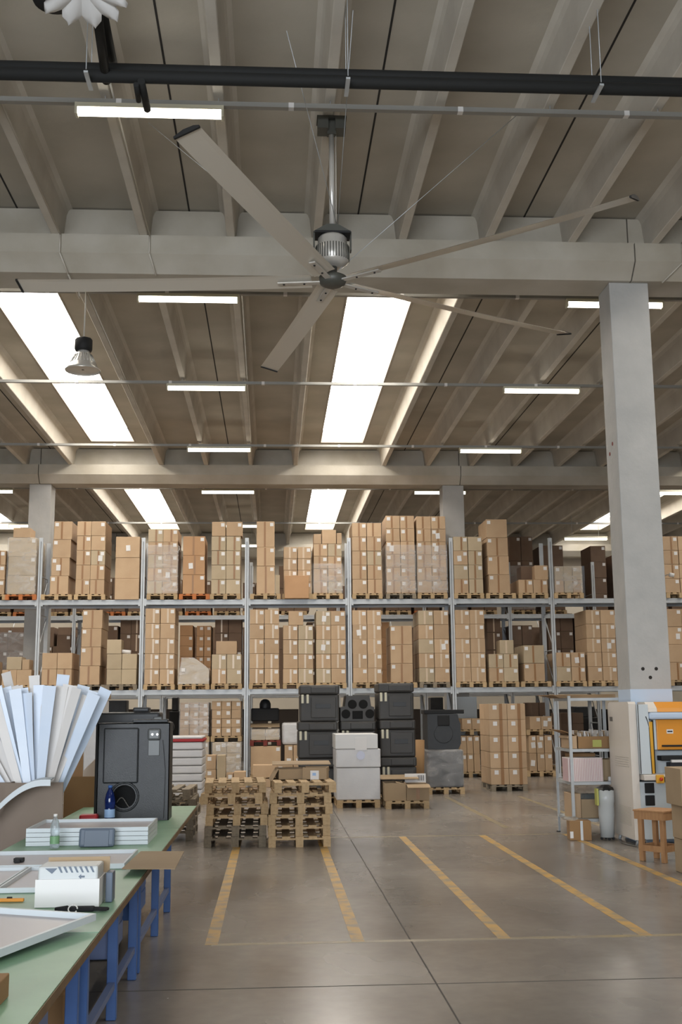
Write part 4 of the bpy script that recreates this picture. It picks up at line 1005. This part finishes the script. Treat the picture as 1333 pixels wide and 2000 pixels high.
# black moulded case, two nested shells
def shell(x0, x1, y0, y1, z0, z1, label, front):
    cx = (x0+x1)/2; t = T('moulded_case', label, 'machine cover', (cx, y0, z0), 0, 'black moulded covers on the bench')
    a = (x1-x0)/2; h = z1-z0; d = y1-y0
    hc = (-.085, .235); rr = .115
    # front skin with a round opening
    out = []; N_ = 32
    sq = []
    for i in range(N_):
        an = 2*math.pi*i/N_; dx, dz = math.cos(an), math.sin(an)
        cands = []
        if dx > 1e-6: cands.append((a-hc[0])/dx)
        if dx < -1e-6: cands.append((-a-hc[0])/dx)
        if dz > 1e-6: cands.append((h-hc[1])/dz)
        if dz < -1e-6: cands.append((-hc[1])/dz)
        k = min(cands); sq.append((hc[0]+dx*k, hc[1]+dz*k))
    for i in range(N_): out.append((hc[0]+rr*math.cos(2*math.pi*i/N_), hc[1]+rr*math.sin(2*math.pi*i/N_)))
    b = MB()
    if front:
        vs = [(x, 0, z) for x, z in sq]+[(x, 0, z) for x, z in out]+[(x, .12, z) for x, z in out]
        fs = [(i, (i+1) % N_, N_+(i+1) % N_, N_+i) for i in range(N_)]+[(N_+i, N_+(i+1) % N_, 2*N_+(i+1) % N_, 2*N_+i) for i in range(N_)]
        b.add(vs, fs)
        for (x, z) in ((a, h), (-a, h), (a, 0), (-a, 0)): pass
        b.add([(a, 0, h), (sq[0][0], 0, sq[0][1])], [])
        b.box(-a, a, .121, .13, 0, h); b.box(-a, -a+.01, 0, d, 0, h); b.box(a-.01, a, 0, d, 0, h); b.box(-a+.01, a-.01, 0, d, h-.01, h); b.box(-a+.01, a-.01, .13, d, 0, .01)
        # corner gussets closing the radial fan
        for (x, z) in ((a, h), (-a, h), (a, 0), (-a, 0)):
            ss = sorted(sq, key=lambda p: (p[0]-x)**2+(p[1]-z)**2)
            e1 = [p for p in ss if abs(p[0]-x) < 1e-4][0]; e2 = [p for p in ss if abs(p[1]-z) < 1e-4][0]
            b.add([(x, 0, z), (e1[0], 0, e1[1]), (e2[0], 0, e2[1])], [(0, 1, 2)])
    else: b.bbox(-a, a, 0, d, 0, h, .025)
    b.build('shell', 'black_plastic', t)
    return t, a, h
CY = 11.78
x0, x1 = W(190, 1500, CY).x, W(331, 1500, CY).x
t, a, h = shell(x0, x1, CY, CY+.36, TZ+.002, W(260, 1412, CY).z, 'large black moulded plastic cover with a round opening, standing on the bench', True)
MB().bbox(-a+.06, .05, -.022, .002, h*.38, h*.95, .015).build('raised_panel', 'black_plastic', t)
b = MB().prism([(.10, h*.02), (a-.05, h*.02), (a-.04, h*.5), (a-.07, h*.82), (.16, h*.82), (.12, h*.5)], -.03, .002); b.build('side_channel', 'black_plastic', t)
MB().bbox(.15, a-.1, -.04, -.03, h*.66, h*.82, .004).build('duct_mouth', 'rack_dark', t)
for dx in (.19, .24): MB().cyl((dx, -.05, h*.88), (dx, 0, h*.88), .012, n=10).build('stud', 'alu', t)
MB().bbox(.14, .27, -.035, 0, h*.82, h*.94, .02).build('bracket', 'rack_dark', t)
b = MB(); b.tube([(hcx, -.006, hcz) for hcx, hcz in [(-.085+.14*math.cos(q*math.pi/12), .235+.14*math.sin(q*math.pi/12)) for q in range(25)]], .012, 6); b.build('opening_ring', 'black_plastic', t)
MB().cyl((-.085, .112, .235), (-.085, .12, .235), .113, n=32).build('interior_shade', 'hole_shade', t)  # black disc added for the shade inside the round opening
b = MB().tube([(-.17+i*.015, .08, .17+.05*math.sin(i*.5)) for i in range(12)], .006, 5); b.build('inner_cable', 'cable_grey', t)
for sx in (-1, 1): MB().bbox(sx*(a-.03)-.02, sx*(a-.03)+.02, .02, .1, -.0, .05, .005).build('foot', 'black_matte', t)
MB().bbox(-.02, a-.02, 0, .1, h+.001, h+.035, .01).build('top_flange', 'black_plastic', t)
x0b, x1b = W(187, 1450, CY+.45).x, W(312, 1450, CY+.45).x
t, a, h = shell(x0b, x1b, CY+.42, CY+.8, TZ+.002, W(250, 1391, CY+.45).z, 'second black moulded cover standing right behind the one with the round opening', False)
MB().bbox(.05, .22, 0, .2, h+.001, h+.05, .015).build('top_block', 'black_plastic', t)
MB().bbox(.27, .36, -.02, 0, h-.2, h-.05, .01).build('stud_plate', 'rack_dark', t)
MB().cyl((a, .1, h-.16), (a+.05, .1, h-.16), .03, n=12).build('side_spigot', 'black_matte', t)
MB().lathe([(0, -.04), (.05, -.04), (.062, -.02), (.062, .02), (.05, .04), (0, .04)], n=20).build('side_wheel', 'black_plastic', t, (a+.085, .1, h-.16)).rotation_euler.x = R(90)

# ------------------------------------------------------------------ left: plastic strips, boards
open_b = G(60, 1640, 0)
t = T('cardboard_crate', 'big brown-grey cardboard bin at the left edge beyond the bench', 'box', (-3.05, 11.2, 0.001))
b = MB(); hgt = W(50, 1528, 10.9).z
b.box(-.75, .62, -.3, -.285, 0, hgt); b.box(-.75, .62, .6, .615, 0, hgt); b.box(-.75, -.735, -.285, .6, 0, hgt); b.box(.605, .62, -.285, .6, 0, hgt); b.box(-.75, .62, -.285, .6, .0, .015)
b.build('bin_body', 'grey_card', t)
rs = random.Random(3)
bx0 = W(72, 1545, 11.3)
ztop = W(75, 1348, 11.3).z
for i in range(46):
    u = i/45; ang = R(-33+56*u+rs.uniform(-1.5, 1.5)); z0 = bx0.z-.12; Lh = (ztop-z0)/math.cos(ang)+rs.uniform(-.03, .05)
    if rs.random() < .22: Lh += rs.uniform(.06, .16)
    if u > .85: Lh *= .97
    wd = rs.uniform(.035, .07)
    b = MB(); n = 6; vs = []
    for k in range(n+1):
        s = k/n; w2 = wd*(.5+.5*s); off = .03*math.sin(s*2.2)*(1 if i % 2 else -1)
        for (dx, dy) in ((-w2, -.002), (w2, -.002), (w2, .002), (-w2, .002)): vs.append((dx, dy+off, s*Lh))
    fs = [(k*4+j, k*4+(j+1) % 4, (k+1)*4+(j+1) % 4, (k+1)*4+j) for k in range(n) for j in range(4)]+[(3, 2, 1, 0), (n*4, n*4+1, n*4+2, n*4+3)]
    o = b.add(vs, fs).build('plastic_strip', 'plastic_sheet_cream' if i % 5 in (1, 3) else 'plastic_sheet', None, (bx0.x-.13+.3*u, 11.02+.011*((i*17) % 46), z0)); o.rotation_euler = (0, ang, R(rs.uniform(-14, 14)))
    tag(o, 'pale blue-white plastic strip, one of the upright bunch fanning out above the cardboard bin', 'plastic strip', 'bunch of fanned plastic strips')
# arched strip
b = MB(); pts = []
for k in range(15):
    px = -30+k*9.2; py = 1612-88*math.sin(min(1, (k+1)/13.5)*math.pi/2)
    pts.append(W(px, py, 10.55))
for p, q in zip(pts, pts[1:]):
    v = [(p.x, p.y-.0, p.z), (q.x, q.y, q.z), (q.x, q.y+.2, q.z+.01), (p.x, p.y+.2, p.z+.01)]
    b.add(v+[(x, y, z+.006) for x, y, z in v], [(3, 2, 1, 0), (4, 5, 6, 7), (0, 1, 5, 4), (2, 3, 7, 6)])
    b.add([(p.x, p.y, p.z-.05), (q.x, q.y, q.z-.05), (q.x, q.y, q.z), (p.x, p.y, p.z)]+[(p.x, p.y+.006, p.z-.05), (q.x, q.y+.006, q.z-.05), (q.x, q.y+.006, q.z), (p.x, p.y+.006, p.z)], [(0, 1, 2, 3), (7, 6, 5, 4), (0, 4, 5, 1)])
tag(b.build('curved_strip', 'tray'), 'white plastic strip arching over the cardboard bin at the left edge', 'plastic strip')
# sheets and boards next to the bin
def board(px0, px1, yt, yb, Y, m, name, label, cat='board', th=.02, lean=0):
    p0, p1 = W(px0, yb, Y), W(px1, yb, Y); zt = W((px0+px1)/2, yt, Y).z; z0 = max(p0.z, 0.001)
    o = MB().box(0, p1.x-p0.x, 0, th, 0, zt-z0).build(name, m, None, (p0.x, Y, z0)); o.rotation_euler.x = R(lean)
    return tag(o, label, cat)
board(118, 186, 1517, 1760, 13.62, 'cardboard_brown', 'cardboard_board', 'wide brown cardboard panel between the plastic strips and the black cover', 'cardboard')
board(124, 154, 1416, 1760, 13.66, 'carton_orange', 'cardboard_board', 'tall narrow tan board rising left of the black cover', 'cardboard')
board(0, 116, 1529, 1760, 10.84, 'grey_card', 'cardboard_board', 'large grey-brown cardboard sheet standing at the left picture edge', 'cardboard')
g0 = W(150, 1505, 14.2)
b = MB(); b.prism([(0, 0), (.36, 0), (.36, .36)], 0, .02); tag(b.build('white_board', 'machine', None, (W(150, 1518, 14.2).x, 14.2, W(150, 1518, 14.2).z)), 'white slanting board corner left of the black cover', 'board')
board(150, 186, 1517, 1800, 14.25, 'cardboard_brown', 'cardboard_board', 'cardboard panel carrying the white slanting corner', 'cardboard')
for k in range(4):
    o = board(100+k*4, 103+k*4, 1440-k*12+30, 1760, 12.9+.05*k, 'tray', 'thin_sheet', 'thin white sheet on edge at the right flank of the plastic strips', 'sheet', .03, 0); o['group'] = 'thin sheets on edge'

# ------------------------------------------------------------------ right: metal shelving with goods
SX0, SX1, SY0, SY1 = 4.245, 5.04, 16.13, 17.0
t = T('metal_shelving', 'open grey metal shelving with cartons, left of the white machine', 'shelving', ((SX0+SX1)/2, (SY0+SY1)/2, 0))
hx, hy = (SX1-SX0)/2, (SY1-SY0)/2; SH = 1.98
for sx in (-1, 1):
    for sy in (-1, 1):
        b = MB(); x, y = sx*hx, sy*hy
        b.box(min(x, x-sx*.04), max(x, x-sx*.04), min(y, y-sy*.004), max(y, y-sy*.004), 0.012, SH); b.box(min(x, x-sx*.004), max(x, x-sx*.004), min(y-sy*.0041, y-sy*.04), max(y-sy*.0041, y-sy*.04), 0.012, SH)
        o = b.build('post', 'galv', t); MB().box(x-.03 if sx > 0 else x-.02, x+.02 if sx > 0 else x+.03, y-.025, y+.025, 0.001, .012).build('foot', 'black_matte', o)
SL = (.26, .77, 1.23, SH-.03)
for z in SL:
    b = MB(); b.box(-hx+.005, hx-.005, -hy+.005, hy-.005, z-.004, z); b.box(-hx+.005, hx-.005, -hy+.0045, -hy+.0065, z-.04, z-.0041); b.box(-hx+.005, hx-.005, hy-.0065, hy-.0045, z-.04, z-.0041)
    b.box(-hx+.0045, -hx+.0065, -hy+.007, hy-.007, z-.04, z-.0041); b.box(hx-.0065, hx-.0045, -hy+.007, hy-.007, z-.04, z-.0041)
    b.build('shelf', 'galv', t)
GS = 'goods on the metal shelving'
# top: flat cardboard
for k in range(5):
    tag(MB().box(-.48-.02*k, .34+.01*k, -.4, .33, 0, .008).build('cardboard_sheet', 'cardboard' if k % 2 else 'cardboard_brown', None, ((SX0+SX1)/2-.02*k, 16.6, SH-.028+.0095*k), R(2*k-3)), 'flattened cardboard sheet lying on top of the metal shelving', 'cardboard', 'flattened sheets on top of the shelving')
ob = open_box('open_carton', 'long low carton full of striped card parts on the second shelf', 4.68, 16.55, 1.232, .56, .62, .17, 0, 'cardboard_brown', ((2, 20),), GS)
b = MB()
MB().box(-.07, .06, -.315, -.3105, .02, .12).build('yellow_label', 'lime', ob)
for k in range(34):
    x = -.25+.5*(k % 17)/16; y = -.2 if k < 17 else .1
    o = MB().box(-.004, .004, -.09, .09, 0, .2+rs.uniform(0, .05)).build('card_part', 'paper' if k % 3 else 'cardboard', None, (4.68+x, 16.55+y, 1.245)); o.rotation_euler.y = R(rs.uniform(-12, 16))
    tag(o, 'thin card part standing in the long low carton on the shelving', 'card', 'card parts in the long low carton')
ob = open_box('open_carton', 'small carton with a white flap at the left end of the second shelf', 4.32, 16.45, 1.232, .1, .5, .18, 0, 'carton_tan', ((2, -50),), GS)
# third shelf: striped carton
t = T('striped_carton', 'white carton with thin red stripes on the third shelf of the shelving', 'box', (4.47, 16.33, .772), 0, GS)
MB().bbox(-.25, .25, -.17, .17, 0, .335, .005).build('box_body', 'striped_pink', t)
b = MB()
for k in range(20): b.box(-.235+k*.0245, -.227+k*.0245, -.1725, -.1702, .01, .325)
for k in range(12): b.box(-.2525, -.2502, -.15+k*.026, -.143+k*.026, .01, .325)
b.build('stripe', 'stripe_red', t)
tag(MB().bbox(-.12, .12, -.15, .2, .001, .30, .005).build('brown_carton', 'cardboard', None, (4.87, 16.5, .772)), 'brown carton at the back right of the third shelf', 'box', GS)
tag(MB().bbox(-.2, .2, -.1, .1, .001, .38, .005).build('brown_carton', 'cardboard_brown', None, (4.55, 16.72, .772)), 'brown carton behind the red-striped carton', 'box', GS)
tag(MB().lathe([(.0, 0), (.05, 0), (.05, .06), (.03, .065), (0, .065)], n=18).build('tape_roll', 'paper', None, (4.85, 16.2, .773)), 'white tape roll at the right of the third shelf', 'roll')
# lowest shelf
ob = open_box('open_carton', 'wide brown carton stuffed with clear bags on the lowest shelf', 4.64, 16.5, .262, .46, .5, .26, 0, 'cardboard', (), GS)
b = MB()
for k in range(5):
    b.lathe([(0, .0), (.10, .01), (.12, .06), (.08, .11), (0, .13)], (-.13+.07*k, .03*(k % 2), .2), 8, smooth=False)
o = b.build('plastic_bag', 'bottle_clear', ob); plabel(o, 'crumpled clear plastic bags')
tag(MB().bbox(-.07, .07, -.2, .2, .001, .34, .005).build('brown_carton', 'carton_tan', None, (4.335, 16.45, .262)), 'narrow tan carton at the left end of the lowest shelf', 'box', GS)
# small carton on the floor
p0, p1 = G(1116, 1641), G(1158, 1642)
cxx = (p0.x+p1.x)/2
t = T('taped_carton', 'small brown carton with silver tape on the floor before the shelving', 'box', (cxx, 15.98, 0.001), R(-6))
MB().bbox(-.15, .15, -.13, .13, 0, .26, .005).build('box_body', 'cardboard_brown', t)
MB().box(-.0, .035, -.1325, -.1302, 0, .262).build('silver_tape', 'galv', t); MB().box(-.145, -.10, -.1325, -.1302, .03, .12).build('shipping_label', 'paper', t)
MB().lathe([(0, .262), (.09, .265), (.13, .29), (.07, .31), (0, .31)], (-.12, 0, 0), 9, smooth=False).build('plastic_bag', 'bottle_clear', t)
# translucent bin with black bag
p0 = W(1183, 1640, 15.55)
t = T('waste_bin', 'translucent grey bin with a black bag between shelving and machine', 'bin', (4.655, 15.87, 0.001))
MB().lathe([(.0, .04), (.095, .04), (.105, .3), (.11, .32), (.11, .50), (.118, .51), (.118, .68), (.11, .68), (.10, .3), (0, .1)], n=20).build('bin_body', 'bin', t)
for an in (0, 1.57, 3.14, 4.71): MB().cyl((.08*math.cos(an), .08*math.sin(an)-.012, .02), (.08*math.cos(an), .08*math.sin(an)+.012, .02), .019, n=10).build('castor', 'black_matte', t)
MB().lathe([(.112, .66), (.125, .68), (.11, .71), (.05, .745), (0, .74)], n=9, smooth=False).build('bag', 'bag_black', t)
MB().bbox(-.15, -.122, -.10, .03, .47, .70, .01).build('yellow_cloth', 'lime', t)

# ------------------------------------------------------------------ machine
MX, MY = 4.82, 15.10
t = T('laser_machine', 'big white machine with orange hood standing before the tall column', 'machine', (MX, MY, 0))
TOPZ = W(1200, 1371, MY+.5).z
b = MB()
b.prism([(0, .08), (0.0, TOPZ-.03), (.03, TOPZ), (.86, TOPZ), (.93, TOPZ-.02), (.96, TOPZ-.07), (.96, .1), (.92, .08)], -.02, .08, axis='x')
b.build('side_cabinet', 'machine', t)
b = MB()
for k in range(14): b.box(-.024, -.0205, .12, .62, .25+k*.018, .256+k*.018)
b.build('vent_grille', 'cable', t)
b = MB()
for k in range(5): b.box(-.024, -.0205, .1, .7, 1.02+k*.03, 1.028+k*.03)
b.build('side_vent', 'cable', t)
MB().box(-.024, -.0205, .74, .87, 1.62, 1.68).build('name_plate', 'cable_grey', t)
MB().bbox(.082, 2.3, 0.02, .42, .08, .83, .01).build('lower_front', 'machine_blue', t)
MB().bbox(.082, 2.3, .2, .42, .84, 1.24, .01).build('work_recess', 'machine_blue', t)
MB().bbox(.10, 2.3, -.14, .19, .855, .93, .012).build('control_shelf', 'machine', t)
b = MB(); b.prism([(0.1, .93), (.16, 1.22), (.16, 1.6), (.05, 1.85), (-.02, 1.85), (-.06, 1.0), (-.06, .935)], .084, .24, axis='x')
b.build('side_guard', 'blue_grey' if False else 'machine_blue', t)
MB().bbox(.25, .30, .0, .08, .935, 1.62, .006).build('yellow_strip', 'yellow', t)
MB().bbox(.305, .36, .04, .12, 1.245, 1.645, .006).build('hood_edge', 'machine_blue', t)
MB().bbox(.365, 2.3, .04, .12, 1.245, 1.645, .01).build('hood_door', 'orange', t)
MB().bbox(.42, 1.9, .0, .038, 1.285, 1.31, .008).build('hood_handle', 'black_matte', t)
MB().box(.50, .59, .034, .039, 1.46, 1.515).build('maker_plate', 'paper', t)
MB().box(.51, .58, .0325, .0338, 1.478, 1.496).build('plate_print', 'ink_dark', t)
MB().bbox(.245, 2.3, -.04, .42, 1.65, 1.745, .03).build('hood_lip', 'column_paint', t)
b = MB(); b.prism([(-.02, 1.748), (.42, 1.748), (.42, TOPZ-.005), (.12, TOPZ-.005), (.0, 1.80)], .37, 2.3, axis='x'); b.build('hood_top', 'orange', t)
b = MB(); b.prism([(-.02, 1.748), (.42, 1.748), (.42, TOPZ-.005), (.12, TOPZ-.005), (.0, 1.80)], .242, .368, axis='x'); b.build('hood_top_edge', 'machine', t)
MB().bbox(.242, 2.3, .121, .42, 1.25, 1.645, .01).build('inner_frame', 'machine_blue', t)
MB().box(.300, .304, -.02, .05, .94, 1.64).build('seal_strip', 'joint', t)
MB().box(.365, 2.3, .03, .039, 1.235, 1.244).build('seal_strip', 'joint', t)
MB().tube([(.088, -.067, .94), (.088, -.062, 1.85)], .005, 5).build('edge_seal', 'joint', t)
MB().tube([(.236, -.067, .94), (.236, -.03, 1.55), (.225, -.03, 1.62), (.20, -.035, 1.69)], .006, 5).build('edge_seal', 'joint', t)
MB().bbox(.40, 1.9, .02, .198, 1.10, 1.165, .01).build('rail', 'black_matte', t)
MB().bbox(.52, 1.9, -.04, .01, 1.08, 1.115, .006).build('rail_cover', 'paper', t)
MB().bbox(.52, .9, .03, .19, .931, 1.075, .008).build('laser_head', 'ink_dark', t)
o = MB().bbox(.25, .36, -.18, -.141, .82, .93, .012).build('emergency_stop', 'yellow', t)
MB().lathe([(0, .03), (.022, .03), (.025, .015), (.015, .0)], n=16).build('stop_button', 'estop', o, (.31, -.18, .875)).rotation_euler.x = R(90)
MB().bbox(.37, .43, -.165, -.141, .86, .90, .004).build('key_switch', 'black_matte', t)
for z in (.52, .68): MB().bbox(.15, .28, .008, .022, z, z+.135, .008).build('connector_panel', 'black_matte', t)
for y in (.1, .85):
    MB().cyl((.03, y, 0.001), (.05, y, .08), .02, n=10).build('foot', 'galv', t)
for x in (1.0, 2.1): MB().cyl((x, .2, 0.001), (x, .2, .08), .02, n=10).build('foot', 'galv', t)
MB().tube([(-.04, .6, .012), (-.1, .35, .012), (-.07, .05, .012), (0, -.15, .012), (.09, -.16, .012), (.14, .0, .012), (.12, .02, .09)], .008, 6).build('power_cord', 'cable_grey', t)
# ------------------------------------------------------------------ stool
p = G(1289, 1690)
t = T('wooden_stool', 'rough wooden stool with four square legs before the white machine', 'stool', (4.66, 13.72, 0), R(38))
ST = .60; hw = .215
MB().bbox(-hw, hw, -hw, hw, ST-.02, ST, .004).build('seat', 'wood', t)
b = MB(); q = hw-.01
b.box(-q, q, -q, -q+.025, ST-.11, ST-.021); b.box(-q, q, q-.025, q, ST-.11, ST-.021); b.box(-q, -q+.025, -q+.0251, q-.0251, ST-.11, ST-.021); b.box(q-.025, q, -q+.0251, q-.0251, ST-.11, ST-.021)
b.build('apron', 'wood', t)
for sx in (-1, 1):
    for sy in (-1, 1):
        x, y = sx*(hw-.065), sy*(hw-.065); MB().bbox(x-.028, x+.028, y-.028, y+.028, 0.001, ST-.0215, .004).build('leg', 'wood', t)
b = MB(); q = hw-.035
for bb in ((-q, q, -q, -q+.02), (-q, q, q-.02, q), (-q, -q+.02, -q+.0201, q-.0201), (q-.02, q, -q+.0201, q-.0201)): MB().box(*bb, .12, .19).build('stretcher', 'wood', t)
# cartons at right edge
xr0 = W(1312, 1540, 12.4).x+.10
g = 'cartons stacked at the right picture edge'
zA = W(1320, 1576, 12.4).z; zB = W(1320, 1501, 12.4).z
carton(xr0+.06, xr0+.56, 12.42, .45, 0.001, zA*.5, 'cardboard', 'lowest carton of the stack cut by the right picture edge', g)
carton(xr0+.05, xr0+.55, 12.42, .45, zA*.5+.001, zA, 'cardboard', 'middle carton of the stack cut by the right picture edge', g)
carton(xr0, xr0+.58, 12.38, .5, zA+.001, zB, 'cardboard', 'topmost carton of the stack cut by the right picture edge', g, lab=None, extra=-.3)
# box lamp + security thing at right near column
p0 = W(1308, 1122, 28.9); t = T('white_cup_lamp', 'small white cylinder fixed before the cartons right of the tall column', 'fitting', p0)
MB().cyl((0, 0, 0), (.12, -.02, -.03), .055, n=16).build('cylinder_body', 'white_plastic', t); MB().cyl((-.02, 0, -.0), (-.02, .6, .0), .012, n=6).build('mount_arm', 'galv', t)
flush_cartons()
print('cartons', BOXN[0], 'objects', len(bpy.data.objects))
